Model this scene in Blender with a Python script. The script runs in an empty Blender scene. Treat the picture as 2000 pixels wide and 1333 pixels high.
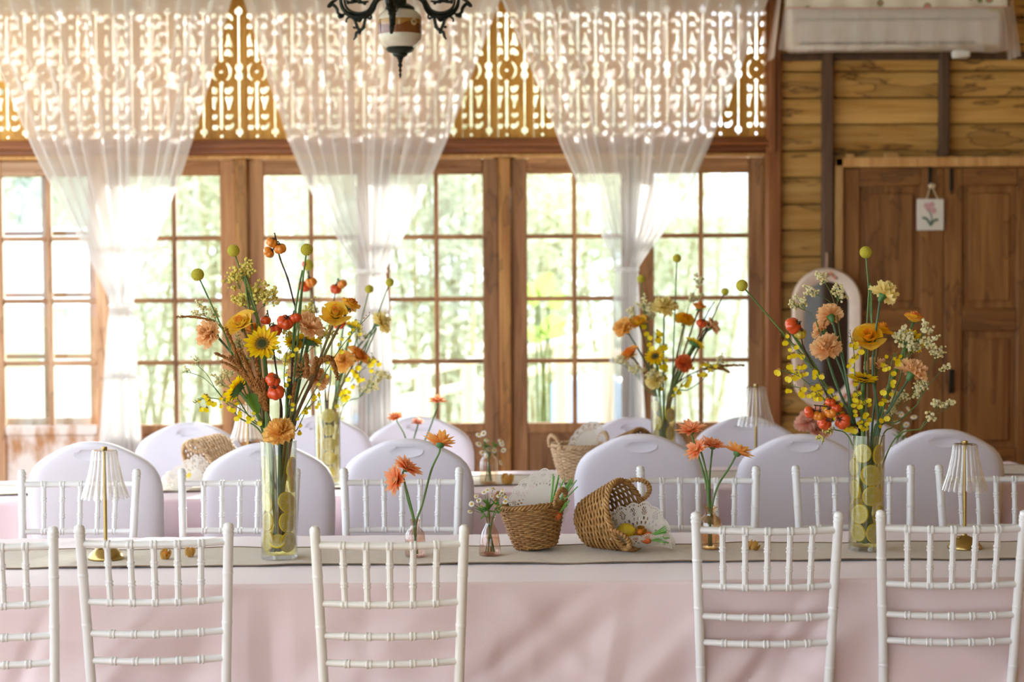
import bpy, math, random
from mathutils import Vector, Matrix, Euler

R = math.radians
SC = bpy.context.scene
COL = SC.collection
rnd = random.Random(7)

# ------------------------------------------------------------------ camera
F, CX, CY = 3500.0, 1000.0, 666.5
CAMZ, TILT, ROLL = 1.53, R(2.3), R(-0.3)
cam_d = bpy.data.cameras.new('camera')
cam_d.sensor_width = 36.0
cam_d.lens = F / 2000.0 * 36.0
cam_d.clip_end = 300
cam_d.dof.use_dof = True
cam_d.dof.focus_distance = 4.75
cam_d.dof.aperture_fstop = 3.2
cam = bpy.data.objects.new('camera', cam_d)
COL.objects.link(cam)
CAMROT = Matrix.Rotation(math.pi / 2 - TILT, 3, 'X') @ Matrix.Rotation(ROLL, 3, 'Z')
cam.matrix_world = Matrix.Translation((0, 0, CAMZ)) @ CAMROT.to_4x4()
SC.camera = cam

# ------------------------------------------------------------------ sky, sun, exposure
SC.view_settings.view_transform = 'Standard'
SC.view_settings.look = 'None'
SC.view_settings.gamma = 1.0
SC.view_settings.use_curve_mapping = False
SC.view_settings.exposure = 1.88
cy_ = SC.cycles
cy_.max_bounces, cy_.diffuse_bounces, cy_.glossy_bounces, cy_.transmission_bounces, cy_.transparent_max_bounces = 6, 3, 2, 4, 14
cy_.caustics_reflective = cy_.caustics_refractive = False
cy_.adaptive_threshold = 0.04
world = bpy.data.worlds.new('sky')
SC.world = world
world.use_nodes = True
wn = world.node_tree.nodes
wn['Background'].inputs['Color'].default_value = (0.82, 0.92, 1.06, 1)
wn['Background'].inputs['Strength'].default_value = 1.25
sun_d = bpy.data.lights.new('sun', 'SUN')
sun_d.energy = 4.6
sun_d.angle = R(3.0)
sun_d.color = (1.0, 0.96, 0.90)
sun = bpy.data.objects.new('sun', sun_d)
COL.objects.link(sun)
SUN_AZ, SUN_EL = R(28), R(15)        # behind the doors, to the photo's right
sdir = Vector((math.sin(SUN_AZ) * math.cos(SUN_EL), math.cos(SUN_AZ) * math.cos(SUN_EL), math.sin(SUN_EL)))
sun.rotation_euler = sdir.to_track_quat('Z', 'Y').to_euler()


# ------------------------------------------------------------------ measuring helpers
def ray(u, v):
    return CAMROT @ Vector(((u - CX) / F, -(v - CY) / F, -1.0))
def AT(u, v, y):                     # point of the photo's ray in the upright plane at distance y
    d = ray(u, v)
    return Vector((0, 0, CAMZ)) + d * (y / d.y)
def ON(u, v, z):                     # point of the photo's ray at height z
    d = ray(u, v)
    return Vector((0, 0, CAMZ)) + d * ((z - CAMZ) / d.z)
WY = 9.0                             # the back wall's plane
def xw(u, y=WY): return AT(u, 600, y).x
def zw(v, y=WY): return AT(1000, v, y).z


# ------------------------------------------------------------------ mesh helpers
def frames(pts):
    n = len(pts)
    out = []
    prev = None
    for i in range(n):
        t = (pts[min(i + 1, n - 1)] - pts[max(i - 1, 0)])
        t = t.normalized() if t.length > 1e-9 else Vector((0, 0, 1))
        if prev is None:
            a = Vector((1, 0, 0)) if abs(t.x) < 0.8 else Vector((0, 1, 0))
            nx = (a - t * a.dot(t)).normalized()
        else:
            nx = (prev - t * prev.dot(t))
            nx = nx.normalized() if nx.length > 1e-6 else prev
        prev = nx
        out.append((nx, t.cross(nx)))
    return out

class MB:
    def __init__(s):
        s.v, s.f, s.m = [], [], []
    def add(s, vs, fs, mi=0):
        o = len(s.v)
        s.v.extend([tuple(p) for p in vs])
        s.f.extend([tuple(i + o for i in f) for f in fs])
        s.m.extend([mi] * len(fs))
        return s
    def box(s, x0, x1, y0, y1, z0, z1, b=0.0, mi=0):
        if b <= 0:
            vs = [(x, y, z) for z in (z0, z1) for y in (y0, y1) for x in (x0, x1)]
            fs = [(0, 2, 3, 1), (4, 5, 7, 6), (0, 1, 5, 4), (2, 6, 7, 3), (0, 4, 6, 2), (1, 3, 7, 5)]
            return s.add(vs, fs, mi)
        c = ((x0 + x1) / 2, (y0 + y1) / 2, (z0 + z1) / 2)
        h = ((x1 - x0) / 2, (y1 - y0) / 2, (z1 - z0) / 2)
        b = min(b, min(h) * 0.9)
        vs, idx = [], {}
        for sx in (-1, 1):
            for sy in (-1, 1):
                for sz in (-1, 1):
                    for ax in range(3):
                        p = [c[k] + (sx, sy, sz)[k] * (h[k] - (0 if k == ax else b)) for k in range(3)]
                        idx[(sx, sy, sz, ax)] = len(vs)
                        vs.append(p)
        fs = []
        for ax in range(3):
            a1, a2 = [(1, 2), (2, 0), (0, 1)][ax]
            for sg in (-1, 1):
                q = []
                for s1, s2 in ((-1, -1), (1, -1), (1, 1), (-1, 1)):
                    k = [0, 0, 0]; k[ax] = sg; k[a1] = s1; k[a2] = s2
                    q.append(idx[(k[0], k[1], k[2], ax)])
                fs.append(tuple(q if sg > 0 else q[::-1]))
            for s1 in (-1, 1):
                for s2 in (-1, 1):
                    k = [0, 0, 0]; k[a1] = s1; k[a2] = s2
                    q = []
                    for sg, axx in ((-1, a1), (1, a1), (1, a2), (-1, a2)):
                        k[ax] = sg
                        q.append(idx[(k[0], k[1], k[2], axx)])
                    fs.append(tuple(q if s1 * s2 < 0 else q[::-1]))
        for sx in (-1, 1):
            for sy in (-1, 1):
                for sz in (-1, 1):
                    q = [idx[(sx, sy, sz, a)] for a in range(3)]
                    fs.append(tuple(q if sx * sy * sz > 0 else q[::-1]))
        return s.add(vs, fs, mi)
    def tube(s, pts, r, n=8, cap=True, mi=0, closed=False):
        pts = [Vector(p) for p in pts]
        rr = r if hasattr(r, '__len__') else [r] * len(pts)
        if closed:
            k = len(pts)
            fr = []
            for i in range(k):
                t = (pts[(i + 1) % k] - pts[i - 1]).normalized()
                a = Vector((0, 0, 1)) if abs(t.z) < 0.9 else Vector((1, 0, 0))
                nx = (a - t * a.dot(t)).normalized()
                fr.append((nx, t.cross(nx)))
        else:
            fr = frames(pts)
        vs = []
        for p, q, (a, b) in zip(pts, rr, fr):
            for j in range(n):
                w = 2 * math.pi * j / n
                vs.append(p + (a * math.cos(w) + b * math.sin(w)) * q)
        fs = []
        k = len(pts)
        for i in range(k if closed else k - 1):
            i2 = (i + 1) % k
            for j in range(n):
                j2 = (j + 1) % n
                fs.append((i * n + j, i * n + j2, i2 * n + j2, i2 * n + j))
        if cap and not closed:
            fs.append(tuple(range(n))[::-1])
            fs.append(tuple((k - 1) * n + j for j in range(n)))
        return s.add(vs, fs, mi)
    def lathe(s, prof, n=24, c=(0, 0, 0), mi=0, rf=None, cap=False):
        vs, fs = [], []
        for i, (r, z) in enumerate(prof):
            for j in range(n):
                w = 2 * math.pi * j / n
                q = r if rf is None else rf(r, z, w, i)
                vs.append((c[0] + q * math.cos(w), c[1] + q * math.sin(w), c[2] + z))
        for i in range(len(prof) - 1):
            for j in range(n):
                j2 = (j + 1) % n
                fs.append((i * n + j, i * n + j2, (i + 1) * n + j2, (i + 1) * n + j))
        if cap:
            fs.append(tuple(range(n))[::-1])
            fs.append(tuple((len(prof) - 1) * n + j for j in range(n)))
        return s.add(vs, fs, mi)
    def grid(s, fn, nu, nv, cu=False, mi=0, drop=None):
        vs = [fn(i / (nu if cu else nu - 1), j / (nv - 1)) for j in range(nv) for i in range(nu)]
        fs = []
        for j in range(nv - 1):
            for i in range(nu if cu else nu - 1):
                if drop and drop(i, j):
                    continue
                i2 = (i + 1) % nu
                fs.append((j * nu + i, j * nu + i2, (j + 1) * nu + i2, (j + 1) * nu + i))
        return s.add(vs, fs, mi)
    def ball(s, c, r, n=8, m=6, mi=0, sq=(1, 1, 1), rf=None):
        vs, fs = [], []
        for i in range(m + 1):
            t = math.pi * i / m
            for j in range(n):
                w = 2 * math.pi * j / n
                q = r * (rf(t, w) if rf else 1)
                vs.append((c[0] + q * math.sin(t) * math.cos(w) * sq[0], c[1] + q * math.sin(t) * math.sin(w) * sq[1], c[2] + q * math.cos(t) * sq[2]))
        for i in range(m):
            for j in range(n):
                j2 = (j + 1) % n
                fs.append((i * n + j, (i + 1) * n + j, (i + 1) * n + j2, i * n + j2))
        return s.add(vs, fs, mi)
    def sweep(s, path, prof, mi=0):
        """a profile [(a, b)] carried along x from path[0] to path[1]; a = y offset, b = z offset"""
        (x0, y0, z0), (x1, y1, z1) = path
        k = len(prof)
        vs = [(x0, y0 + a, z0 + b) for a, b in prof] + [(x1, y1 + a, z1 + b) for a, b in prof]
        fs = [(i, (i + 1) % k, k + (i + 1) % k, k + i) for i in range(k)]
        fs += [tuple(range(k))[::-1], tuple(range(k, 2 * k))]
        return s.add(vs, fs, mi)
    def mesh(s, name, mats, smooth=True, ang=40):
        me = bpy.data.meshes.new(name)
        me.from_pydata(s.v, [], s.f)
        for m in (mats if isinstance(mats, (list, tuple)) else [mats]):
            me.materials.append(m)
        if any(s.m):
            me.polygons.foreach_set('material_index', s.m)
        if smooth:
            me.polygons.foreach_set('use_smooth', [True] * len(me.polygons))
            me.set_sharp_from_angle(angle=R(ang))
        me.update()
        return me
    def build(s, name, mats, parent=None, smooth=True, ang=40):
        return link(name, s.mesh(name, mats, smooth, ang), parent)

def link(name, data, parent=None, mw=None):
    o = bpy.data.objects.new(name, data)
    COL.objects.link(o)
    if parent is not None:
        o.parent = parent
    if mw is not None:
        o.matrix_local = mw
    return o
def tag(o, label=None, cat=None, group=None, kind=None):
    if label: o['label'] = label
    if cat: o['category'] = cat
    if group: o['group'] = group
    if kind: o['kind'] = kind
    return o
def thing(name, label, cat, loc=(0, 0, 0), rz=0.0, group=None):
    o = link(name, None)
    o.empty_display_size = 0.05
    o.location = loc
    o.rotation_euler = (0, 0, rz)
    return tag(o, label, cat, group)
def struct(name, mb, m, parent=None, smooth=True):
    o = mb.build(name, m, parent, smooth) if mb else link(name, None, parent)
    if parent is None:
        o['kind'] = 'structure'
    return o
def copy_tree(o, parent=None):
    c = o.copy()
    COL.objects.link(c)
    c.parent = parent
    for ch in list(o.children):
        copy_tree(ch, c)
    return c
def dup(root, label, loc, rz=None, group=None, scale=None):
    c = copy_tree(root)
    c.location = loc
    if rz is not None: c.rotation_euler = (0, 0, rz)
    if scale: c.scale = scale if hasattr(scale, '__len__') else (scale,) * 3
    c['label'] = label
    if group: c['group'] = group
    return c
def aim(loc, axis, scale=1.0, spin=0.0):     # matrix whose local +z looks along axis
    q = Vector(axis).to_track_quat('Z', 'Y').to_matrix().to_4x4()
    sc = scale if hasattr(scale, '__len__') else (scale,) * 3
    return Matrix.Translation(loc) @ q @ Matrix.Rotation(spin, 4, 'Z') @ Matrix.Diagonal((sc[0], sc[1], sc[2], 1))
def bez(p, n=12):                            # smooth curve through the points (Catmull-Rom)
    p = [Vector(q) for q in p]
    out = []
    for i in range(len(p) - 1):
        a, b, c, d = p[max(i - 1, 0)], p[i], p[i + 1], p[min(i + 2, len(p) - 1)]
        for k in range(n):
            t = k / n
            out.append(0.5 * ((2 * b) + (c - a) * t + (2 * a - 5 * b + 4 * c - d) * t * t + (3 * b - a - 3 * c + d) * t ** 3))
    out.append(p[-1])
    return out
def interp(tab, x):
    if x <= tab[0][0]: return tab[0][1]
    for (a, p), (b, q) in zip(tab, tab[1:]):
        if x <= b: return p + (q - p) * (x - a) / (b - a)
    return tab[-1][1]


# ------------------------------------------------------------------ materials
def lin(h):
    if not isinstance(h, str): return tuple(h)
    h = h.lstrip('#')
    c = [int(h[i:i + 2], 16) / 255 for i in (0, 2, 4)]
    return tuple(x / 12.92 if x <= 0.04045 else ((x + 0.055) / 1.055) ** 2.4 for x in c)
def new_mat(name):
    m = bpy.data.materials.new(name)
    m.use_nodes = True
    nt = m.node_tree
    return m, nt, nt.nodes['Principled BSDF'], nt.nodes['Material Output']
def N(nt, kind, **kw):
    n = nt.nodes.new(kind)
    for k, v in kw.items():
        if k in n.inputs: n.inputs[k].default_value = v
        else: setattr(n, k, v)
    return n
def coords(nt, scale=(1, 1, 1), kind='Object'):
    tc = nt.nodes.new('ShaderNodeTexCoord')
    mp = nt.nodes.new('ShaderNodeMapping')
    mp.inputs['Scale'].default_value = scale
    nt.links.new(tc.outputs[kind], mp.inputs['Vector'])
    return mp.outputs['Vector']
def ramp(nt, fac, stops):
    r = nt.nodes.new('ShaderNodeValToRGB')
    el = r.color_ramp.elements
    while len(el) < len(stops): el.new(0.5)
    for e, (p, c) in zip(el, stops):
        e.position = p
        e.color = (*lin(c), 1)
    nt.links.new(fac, r.inputs['Fac'])
    return r.outputs['Color']
def bump(nt, bsdf, h, strength=0.3, dist=0.01):
    b = N(nt, 'ShaderNodeBump', Strength=strength, Distance=dist)
    nt.links.new(h, b.inputs['Height'])
    nt.links.new(b.outputs['Normal'], bsdf.inputs['Normal'])
def M(name, c1, rough=0.5, metal=0.0, c2=None, nscale=8.0, nstretch=(1, 1, 1), bmp=None, sheen=0, coat=0, spec=0.5, trans=0.0, tcol=None, span=(.3, .7)):
    """principled colour, optional second colour mixed by noise, optional bump, optional share of light let through"""
    m, nt, b, out = new_mat(name)
    b.inputs['Base Color'].default_value = (*lin(c1), 1)
    b.inputs['Roughness'].default_value = rough
    b.inputs['Metallic'].default_value = metal
    b.inputs['Specular IOR Level'].default_value = spec
    if sheen: b.inputs['Sheen Weight'].default_value = sheen
    if coat: b.inputs['Coat Weight'].default_value = coat
    vec = None
    colout = None
    if c2:
        vec = coords(nt, nstretch)
        n = N(nt, 'ShaderNodeTexNoise', Scale=nscale, Detail=4.0)
        nt.links.new(vec, n.inputs['Vector'])
        colout = ramp(nt, n.outputs['Fac'], [(span[0], c1), (span[1], c2)])
        nt.links.new(colout, b.inputs['Base Color'])
    if bmp:
        vec = coords(nt, nstretch)
        n = N(nt, 'ShaderNodeTexNoise', Scale=bmp[0], Detail=3.0)
        nt.links.new(vec, n.inputs['Vector'])
        bump(nt, b, n.outputs['Fac'], bmp[1], bmp[2] if len(bmp) > 2 else 0.01)
    if trans:
        t = N(nt, 'ShaderNodeBsdfTranslucent')
        t.inputs['Color'].default_value = (*lin(tcol or c1), 1)
        if colout and not tcol: nt.links.new(colout, t.inputs['Color'])
        mx = N(nt, 'ShaderNodeMixShader', Fac=trans)
        nt.links.new(b.outputs[0], mx.inputs[1])
        nt.links.new(t.outputs[0], mx.inputs[2])
        nt.links.new(mx.outputs[0], out.inputs['Surface'])
    return m
def WOOD(name, dark, light, axis='Z', scale=1.0, rough=0.55, stain=None, stain_amt=0.5, vary=0.25, bstr=0.25):
    m, nt, b, out = new_mat(name)
    st = {'X': (1.2, 16, 16), 'Y': (16, 1.2, 16), 'Z': (16, 16, 1.2)}[axis]
    tc = nt.nodes.new('ShaderNodeTexCoord')
    oi = nt.nodes.new('ShaderNodeObjectInfo')
    mul = N(nt, 'ShaderNodeMath', operation='MULTIPLY')
    mul.inputs[1].default_value = 37.0
    nt.links.new(oi.outputs['Random'], mul.inputs[0])
    off = nt.nodes.new('ShaderNodeVectorMath')
    nt.links.new(tc.outputs['Object'], off.inputs[0])
    nt.links.new(mul.outputs[0], off.inputs[1])
    mp = nt.nodes.new('ShaderNodeMapping')
    mp.inputs['Scale'].default_value = tuple(x * scale for x in st)
    nt.links.new(off.outputs[0], mp.inputs['Vector'])
    n1 = N(nt, 'ShaderNodeTexNoise', Scale=1.6, Detail=6.0, Roughness=0.62, Distortion=0.6)
    nt.links.new(mp.outputs[0], n1.inputs['Vector'])
    col = ramp(nt, n1.outputs['Fac'], [(0.32, dark), (0.68, light)])
    hsv = nt.nodes.new('ShaderNodeHueSaturation')
    mr = N(nt, 'ShaderNodeMapRange')
    mr.inputs['To Min'].default_value = 1 - vary
    mr.inputs['To Max'].default_value = 1 + vary
    nt.links.new(oi.outputs['Random'], mr.inputs['Value'])
    nt.links.new(mr.outputs[0], hsv.inputs['Value'])
    nt.links.new(col, hsv.inputs['Color'])
    last = hsv.outputs[0]
    if stain:
        mp2 = nt.nodes.new('ShaderNodeMapping')
        mp2.inputs['Scale'].default_value = {'X': (2.2, 5, 9), 'Y': (5, 2.2, 9), 'Z': (7, 7, 2)}[axis]
        nt.links.new(off.outputs[0], mp2.inputs['Vector'])
        n2 = N(nt, 'ShaderNodeTexNoise', Scale=1.3, Detail=3.0)
        nt.links.new(mp2.outputs[0], n2.inputs['Vector'])
        k = ramp(nt, n2.outputs['Fac'], [(0.56, (0, 0, 0)), (0.585, (stain_amt,) * 3), (0.60, (stain_amt * .35,) * 3), (0.8, (stain_amt * 0.25,) * 3)])
        mx = nt.nodes.new('ShaderNodeMix')
        mx.data_type = 'RGBA'
        nt.links.new(k, mx.inputs['Factor'])
        nt.links.new(last, mx.inputs['A'])
        mx.inputs['B'].default_value = (*lin(stain), 1)
        last = mx.outputs['Result']
    nt.links.new(last, b.inputs['Base Color'])
    b.inputs['Roughness'].default_value = rough
    bump(nt, b, n1.outputs['Fac'], bstr, 0.004)
    return m
def THIN(name, tint, rim=0.55, base=0.06, rough=0.05, body=None, bodyfac=0.0):
    """thin clear glass or acrylic: lets light straight through, mirrors more at grazing angles; BODY adds some milky colour"""
    m, nt, b, out = new_mat(name)
    nt.nodes.remove(b)
    tr = N(nt, 'ShaderNodeBsdfTransparent')
    tr.inputs['Color'].default_value = (*lin(tint), 1)
    gl = N(nt, 'ShaderNodeBsdfGlossy', Roughness=rough)
    lw = N(nt, 'ShaderNodeLayerWeight', Blend=0.35)
    mr = N(nt, 'ShaderNodeMapRange')
    mr.inputs['To Min'].default_value = base
    mr.inputs['To Max'].default_value = rim
    nt.links.new(lw.outputs['Facing'], mr.inputs['Value'])
    mx = N(nt, 'ShaderNodeMixShader')
    nt.links.new(mr.outputs[0], mx.inputs['Fac'])
    nt.links.new(gl.outputs[0], mx.inputs[2])
    src = tr.outputs[0]
    if body:
        d = N(nt, 'ShaderNodeBsdfDiffuse'); d.inputs['Color'].default_value = (*lin(body), 1)
        t = N(nt, 'ShaderNodeBsdfTranslucent'); t.inputs['Color'].default_value = (*lin(body), 1)
        m1 = N(nt, 'ShaderNodeMixShader', Fac=0.5)
        nt.links.new(d.outputs[0], m1.inputs[1]); nt.links.new(t.outputs[0], m1.inputs[2])
        m2 = N(nt, 'ShaderNodeMixShader', Fac=bodyfac)
        nt.links.new(tr.outputs[0], m2.inputs[1]); nt.links.new(m1.outputs[0], m2.inputs[2])
        src = m2.outputs[0]
    nt.links.new(src, mx.inputs[1])
    nt.links.new(mx.outputs[0], out.inputs['Surface'])
    return m

MT = {}
MT['door'] = WOOD('door_teak', '#87562f', '#bd8a5a', 'Z', stain='#3a2313', stain_amt=.5)
MT['doorx'] = WOOD('door_teak_across', '#87562f', '#bd8a5a', 'X', stain='#3a2313', stain_amt=.4)
MT['post'] = WOOD('post_teak', '#a0672f', '#cb9552', 'Z', stain='#3a2313', stain_amt=.5)
MT['beam'] = WOOD('beam_redwood', '#78401c', '#a8642f', 'X', rough=.4)
MT['trimz'] = WOOD('jamb_redwood', '#7c4620', '#a86a3a', 'Z', rough=.4)
MT['fret'] = WOOD('fretwork_ochre', '#c08426', '#dfa84a', 'Z', stain='#6a3a10', stain_amt=.3, vary=.15)
MT['plank'] = WOOD('wall_plank', '#b5823a', '#dcae64', 'X', stain='#4e2c10', stain_amt=.85, vary=.22)
MT['stud'] = WOOD('stud_dark', '#4a3526', '#6a4e3a', 'Z')
MT['frame'] = WOOD('frame_light', '#b98246', '#dcae70', 'Z')
MT['panel'] = WOOD('panel_door_brown', '#7a4c24', '#a5733e', 'Z', stain='#2c190b', stain_amt=.5, vary=.12)
MT['panelx'] = WOOD('panel_door_brown_across', '#754822', '#9c6b38', 'X', stain='#2c190b', stain_amt=.5, vary=.12)
MT['floor'] = WOOD('floor_boards', '#8a6238', '#b88a58', 'Y')
MT['ceil'] = WOOD('ceiling_boards', '#e0d6c6', '#f0e9dc', 'X')
MT['worn'] = M('worn_white_paint', '#f0e2da', .7, c2='#c08a5e', nscale=4, nstretch=(2.2, 1, 1), span=(.52, .66))
MT['doorworn'] = WOOD('door_teak_worn', '#a3714a', '#dcb592', 'Z', stain='#6a4324', stain_amt=.5)
MT['doorwornx'] = WOOD('door_teak_worn_across', '#a3714a', '#dcb592', 'X', stain='#6a4324', stain_amt=.4)
MT['glass'] = THIN('window_glass', '#f7fbfa', rim=.5, base=.03, rough=.02)
MT['iron'] = M('black_iron', '#2b2520', .5, .6)
MT['white'] = M('white_lacquer', '#efefee', .32, coat=.2, bmp=(60, .05))
MT['ivory'] = M('ivory_lacquer', '#f0ede4', .34, coat=.2, bmp=(60, .05))
MT['cloth'] = M('pink_cloth', '#ead4d3', .5, sheen=.5, bmp=(260, .06))
MT['cloth2'] = M('pink_cloth_lilac', '#efd6dc', .8, sheen=.3)
MT['spandex'] = M('white_spandex', '#eeecf8', .62, sheen=.2)
MT['spandex_thin'] = M('white_spandex_single', '#f6f2fa', .6, trans=.85)
MT['runner'] = M('linen_runner', '#c9b9a2', .7, c2='#dccfba', nscale=260, nstretch=(.25, 1, 1), bmp=(500, .5, .003), sheen=.3)
MT['hem'] = M('runner_hem', '#8d7860', .9)
MT['brass'] = M('brushed_brass', '#b59c62', .28, 1.0)
MT['acrylic'] = THIN('ribbed_acrylic', '#fffefb', rim=.85, base=.04, rough=.06, body='#fffaf0', bodyfac=.18)
MT['vase'] = THIN('clear_glass', '#fdfefd', rim=.7, base=.05, rough=.02)
MT['water'] = THIN('yellow_water', '#fffad6', rim=.10, base=.02, rough=.02)
MT['pinkglass'] = THIN('blush_glass', '#fbeae2', rim=.75, base=.07, rough=.04)
MT['amberglass'] = THIN('amber_glass', '#f5dcb8', rim=.75, base=.14, rough=.06)
MT['sageglass'] = THIN('pale_amber_glass', '#faefdc', rim=.7, base=.07, rough=.05)
MT['bwater'] = THIN('bottle_water', '#fbeee4', rim=.2, base=.03, rough=.02)
MT['stem'] = M('stem_green', '#4f7038', .5, c2='#6f8f4a', nscale=20, trans=.1)
MT['stemdark'] = M('stem_blue_green', '#3d5c42', .5, c2='#557552', nscale=20)
MT['twig'] = M('dark_twig', '#35221a', .6, c2='#54382a', nscale=40)
MT['stembrown'] = M('stem_brown', '#6b4a2a', .6, c2='#7a7038', nscale=10)
MT['leaf'] = M('leaf_green', '#4c7a35', .45, trans=.3, tcol='#8fbf40')
MT['calyx'] = M('calyx_green', '#3f6b38', .5, c2='#5a8446', nscale=20)

# ================================================================== THE ROOM
XL, XR, YF, ZC = -3.35, 4.4, -2.0, 3.3
struct('floor', MB().box(XL, XR, YF, WY + .1, -.1, 0), MT['floor'])
ceil = struct('ceiling', MB().box(XL - .3, XR + .3, YF - .4, WY + .5, ZC + .02, ZC + .12), MT['ceil'])
for i in range(9):
    y = YF + .3 + i * 1.25
    MB().box(XL, XR, y, y + .09, ZC - .10, ZC + .02, .006).build('joist', MT['stud'], ceil)
# side walls: the left one is open between posts down to a low parapet, the right one is boarded
wl = struct('wall_left', MB().box(XL - .12, XL, YF, WY + .1, 0, .35), MT['frame'])
for i in range(6):
    y = YF + i * 2.2
    MB().box(XL - .12, XL, y - .07, y + .07, .35, ZC, .008).build('post', MT['frame'], wl)
MB().box(XL - .12, XL, YF, WY + .1, 3.05, ZC).build('header_board', MT['frame'], wl)
wf = struct('wall_front', MB().box(-.2, 3.44, YF - .1, YF, 0, ZC), M('mirror_backdrop_grey_blue', '#a9b3bd', .8, c2='#b9c2ca', nscale=2))  # unseen wall, added to give the mirror its reflection and narrow front daylight
MB().box(3.44, XR, YF - .1, YF, 0, ZC).build('mirror_backdrop_boarding', MT['stud'], wf)  # added dark stretch, so one half of the mirror reflects dark
MB().box(XL, -.2, YF - .1, YF, 2.85, ZC).build('header_board', MT['frame'], wf)
for x in (XL + .06, -1.7):
    MB().box(x - .07, x + .07, YF - .1, YF, 0, 2.85, .008).build('post', MT['frame'], wf)
wr = struct('wall_right', MB().box(XR, XR + .12, YF, WY + .1, 0, ZC), MT['plank'])

# ---- back wall: boarded right bay, header over the transom, low sill
X_BAY = xw(1524)
PITCH = 512 * WY / F                       # one double door with its post
X_P = [xw(475 + 512 * k) for k in (-1, 0, 1, 2)]   # post centres; the last one is the right jamb
Z_DOOR, Z_BEAM0, Z_BEAM1 = zw(308), zw(301), zw(270)
X_LEFT = X_P[0] - PITCH * .5
wb = struct('wall_back', MB().box(X_BAY, XR, WY + .045, WY + .12, 0, ZC).box(XL, X_BAY, WY + .02, WY + .10, zw(-26), ZC).box(XL, X_P[0] - .03, WY + .02, WY + .1, 0, zw(-26)), MT['plank'])
X_DF = xw(1627)                            # panel door frame
rows = 25
hgt = ZC / rows
prof_n = 6
def plank(x0, x1, z0, h):
    pr = [(.045, 0)] + [(.012 - .018 * math.sin(math.pi * (k + .35) / (prof_n + .7)) ** .6, h * (k + .15) / (prof_n + .3)) for k in range(prof_n + 1)] + [(.045, h)]
    return MB().sweep(((x0, WY, z0), (x1, WY, z0)), pr[::-1])
for k in range(rows):
    z0 = k * hgt
    if z0 < zw(316):
        plank(X_BAY + .002, X_DF - .002, z0 + .002, hgt - .004).build('plank', MT['plank'], wb)
    else:
        plank(X_BAY + .002, XR, z0 + .002, hgt - .004).build('plank', MT['plank'], wb)
for u0, u1, v0, v1 in ((1603, 1624, -60, 1000), (1830, 1849, -60, 311)):
    MB().box(xw(u0), xw(u1), WY - .055, WY + .03, 0 if v1 > 900 else zw(v1), ZC, .006).build('stud', MT['stud'], wb)
MB().box(X_BAY, XR, WY - .03, WY + .02, zw(122), zw(108), .006).build('plank_batten', MT['stud'], wb)

# ---- transom of fretwork boards
trans = struct('trim_1', None, None)
P2M = WY / F
def chaikin(p, n=2):
    for _ in range(n):
        q = []
        for a, b in zip(p, p[1:] + p[:1]):
            q += [(a[0] * .75 + b[0] * .25, a[1] * .75 + b[1] * .25), (a[0] * .25 + b[0] * .75, a[1] * .25 + b[1] * .75)]
        p = q
    return p
def circ(cx, cy, r, n=10, sy=1.0): return [(cx + r * math.cos(2 * math.pi * k / n), cy + r * sy * math.sin(2 * math.pi * k / n)) for k in range(n)]
holes = []
L1 = [(7.5, 239), (14, 241), (19, 238), (23, 233), (24, 241), (19, 248), (11, 250), (7.5, 247)]
L2 = [(7.5, 218), (15, 220), (23.5, 218), (22, 225), (15, 230), (9, 227)]
L3 = [(6.5, 182), (13, 186), (22.5, 181), (22, 190), (19, 198), (15, 211), (12.5, 210), (12, 200), (9, 191)]
L4 = [(6.5, 165), (12, 169), (16, 164), (19, 166), (23, 164), (23.5, 171), (19, 177), (12, 181), (7, 177)]
BAR = [(-2.6, 160), (-5, 157), (0, 152), (5, 157), (2.6, 160), (2.6, 240), (5.2, 242), (0, 251), (-5.2, 242), (-2.6, 240)]
cres = [(20.5 * math.cos(R(a)), 136 + 21 * math.sin(R(a))) for a in range(-62, 63, 12)] + [(15.5 * math.cos(R(a)), 136 + 18.5 * math.sin(R(a))) for a in range(58, -59, -12)]
for sgn in (1, -1):
    for fl in (False, True):
        for L in (L1, L2, L3, L4):
            p = [(x * sgn, (272 - y) if fl else y) for x, y in L]
            holes.append(chaikin(p))
    holes.append([(x * sgn, y) for x, y in cres])
holes.append(BAR)
holes.append([(x, 272 - y) for x, y in BAR])
holes += [circ(0, 136, 3), circ(0, 261, 3, sy=1.1), circ(0, 11, 3, sy=1.1)]
H = 34.75
hg = [(H - 1.7, 118), (H - 6.5, 122), (H - 7.5, 128), (H - 4, 136), (H - 7.5, 143), (H - 6.5, 150), (H - 1.7, 154), (H - 1.5, 249), (H - 6.5, 253), (H - 6.5, 260), (H - 1.5, 263), (H, 269)]
hg = hg + [(2 * H - x, y) for x, y in hg[-2::-1]] + [(H + 1.5, 23), (H + 6.5, 19), (H + 6.5, 12), (H, 5), (H - 6.5, 12), (H - 6.5, 19), (H - 1.5, 23)]
holes.append(hg)
BW = 69.5
outer = [(-BW / 2 + 18, -24), (BW / 2 + 17.4, -24), (BW / 2 + 17.4, 275), (-BW / 2 + 18, 275)]
def shrink(p):
    cx_ = sum(q[0] for q in p) / len(p); cy_ = sum(q[1] for q in p) / len(p)
    return [(cx_ + (x - cx_) * .93, cy_ + (y - cy_) * .97) for x, y in p]
holes = [shrink(p) for p in holes]
from mathutils.geometry import delaunay_2d_cdt
pv, pe = [], []
for p in [outer] + holes:
    o = len(pv)
    pv += [Vector(q) for q in p]
    pe += [(o + i, o + (i + 1) % len(p)) for i in range(len(p))]
cv_, ce_, cf_, *_rest = delaunay_2d_cdt(pv, pe, [], 0, 1e-4)
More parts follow.
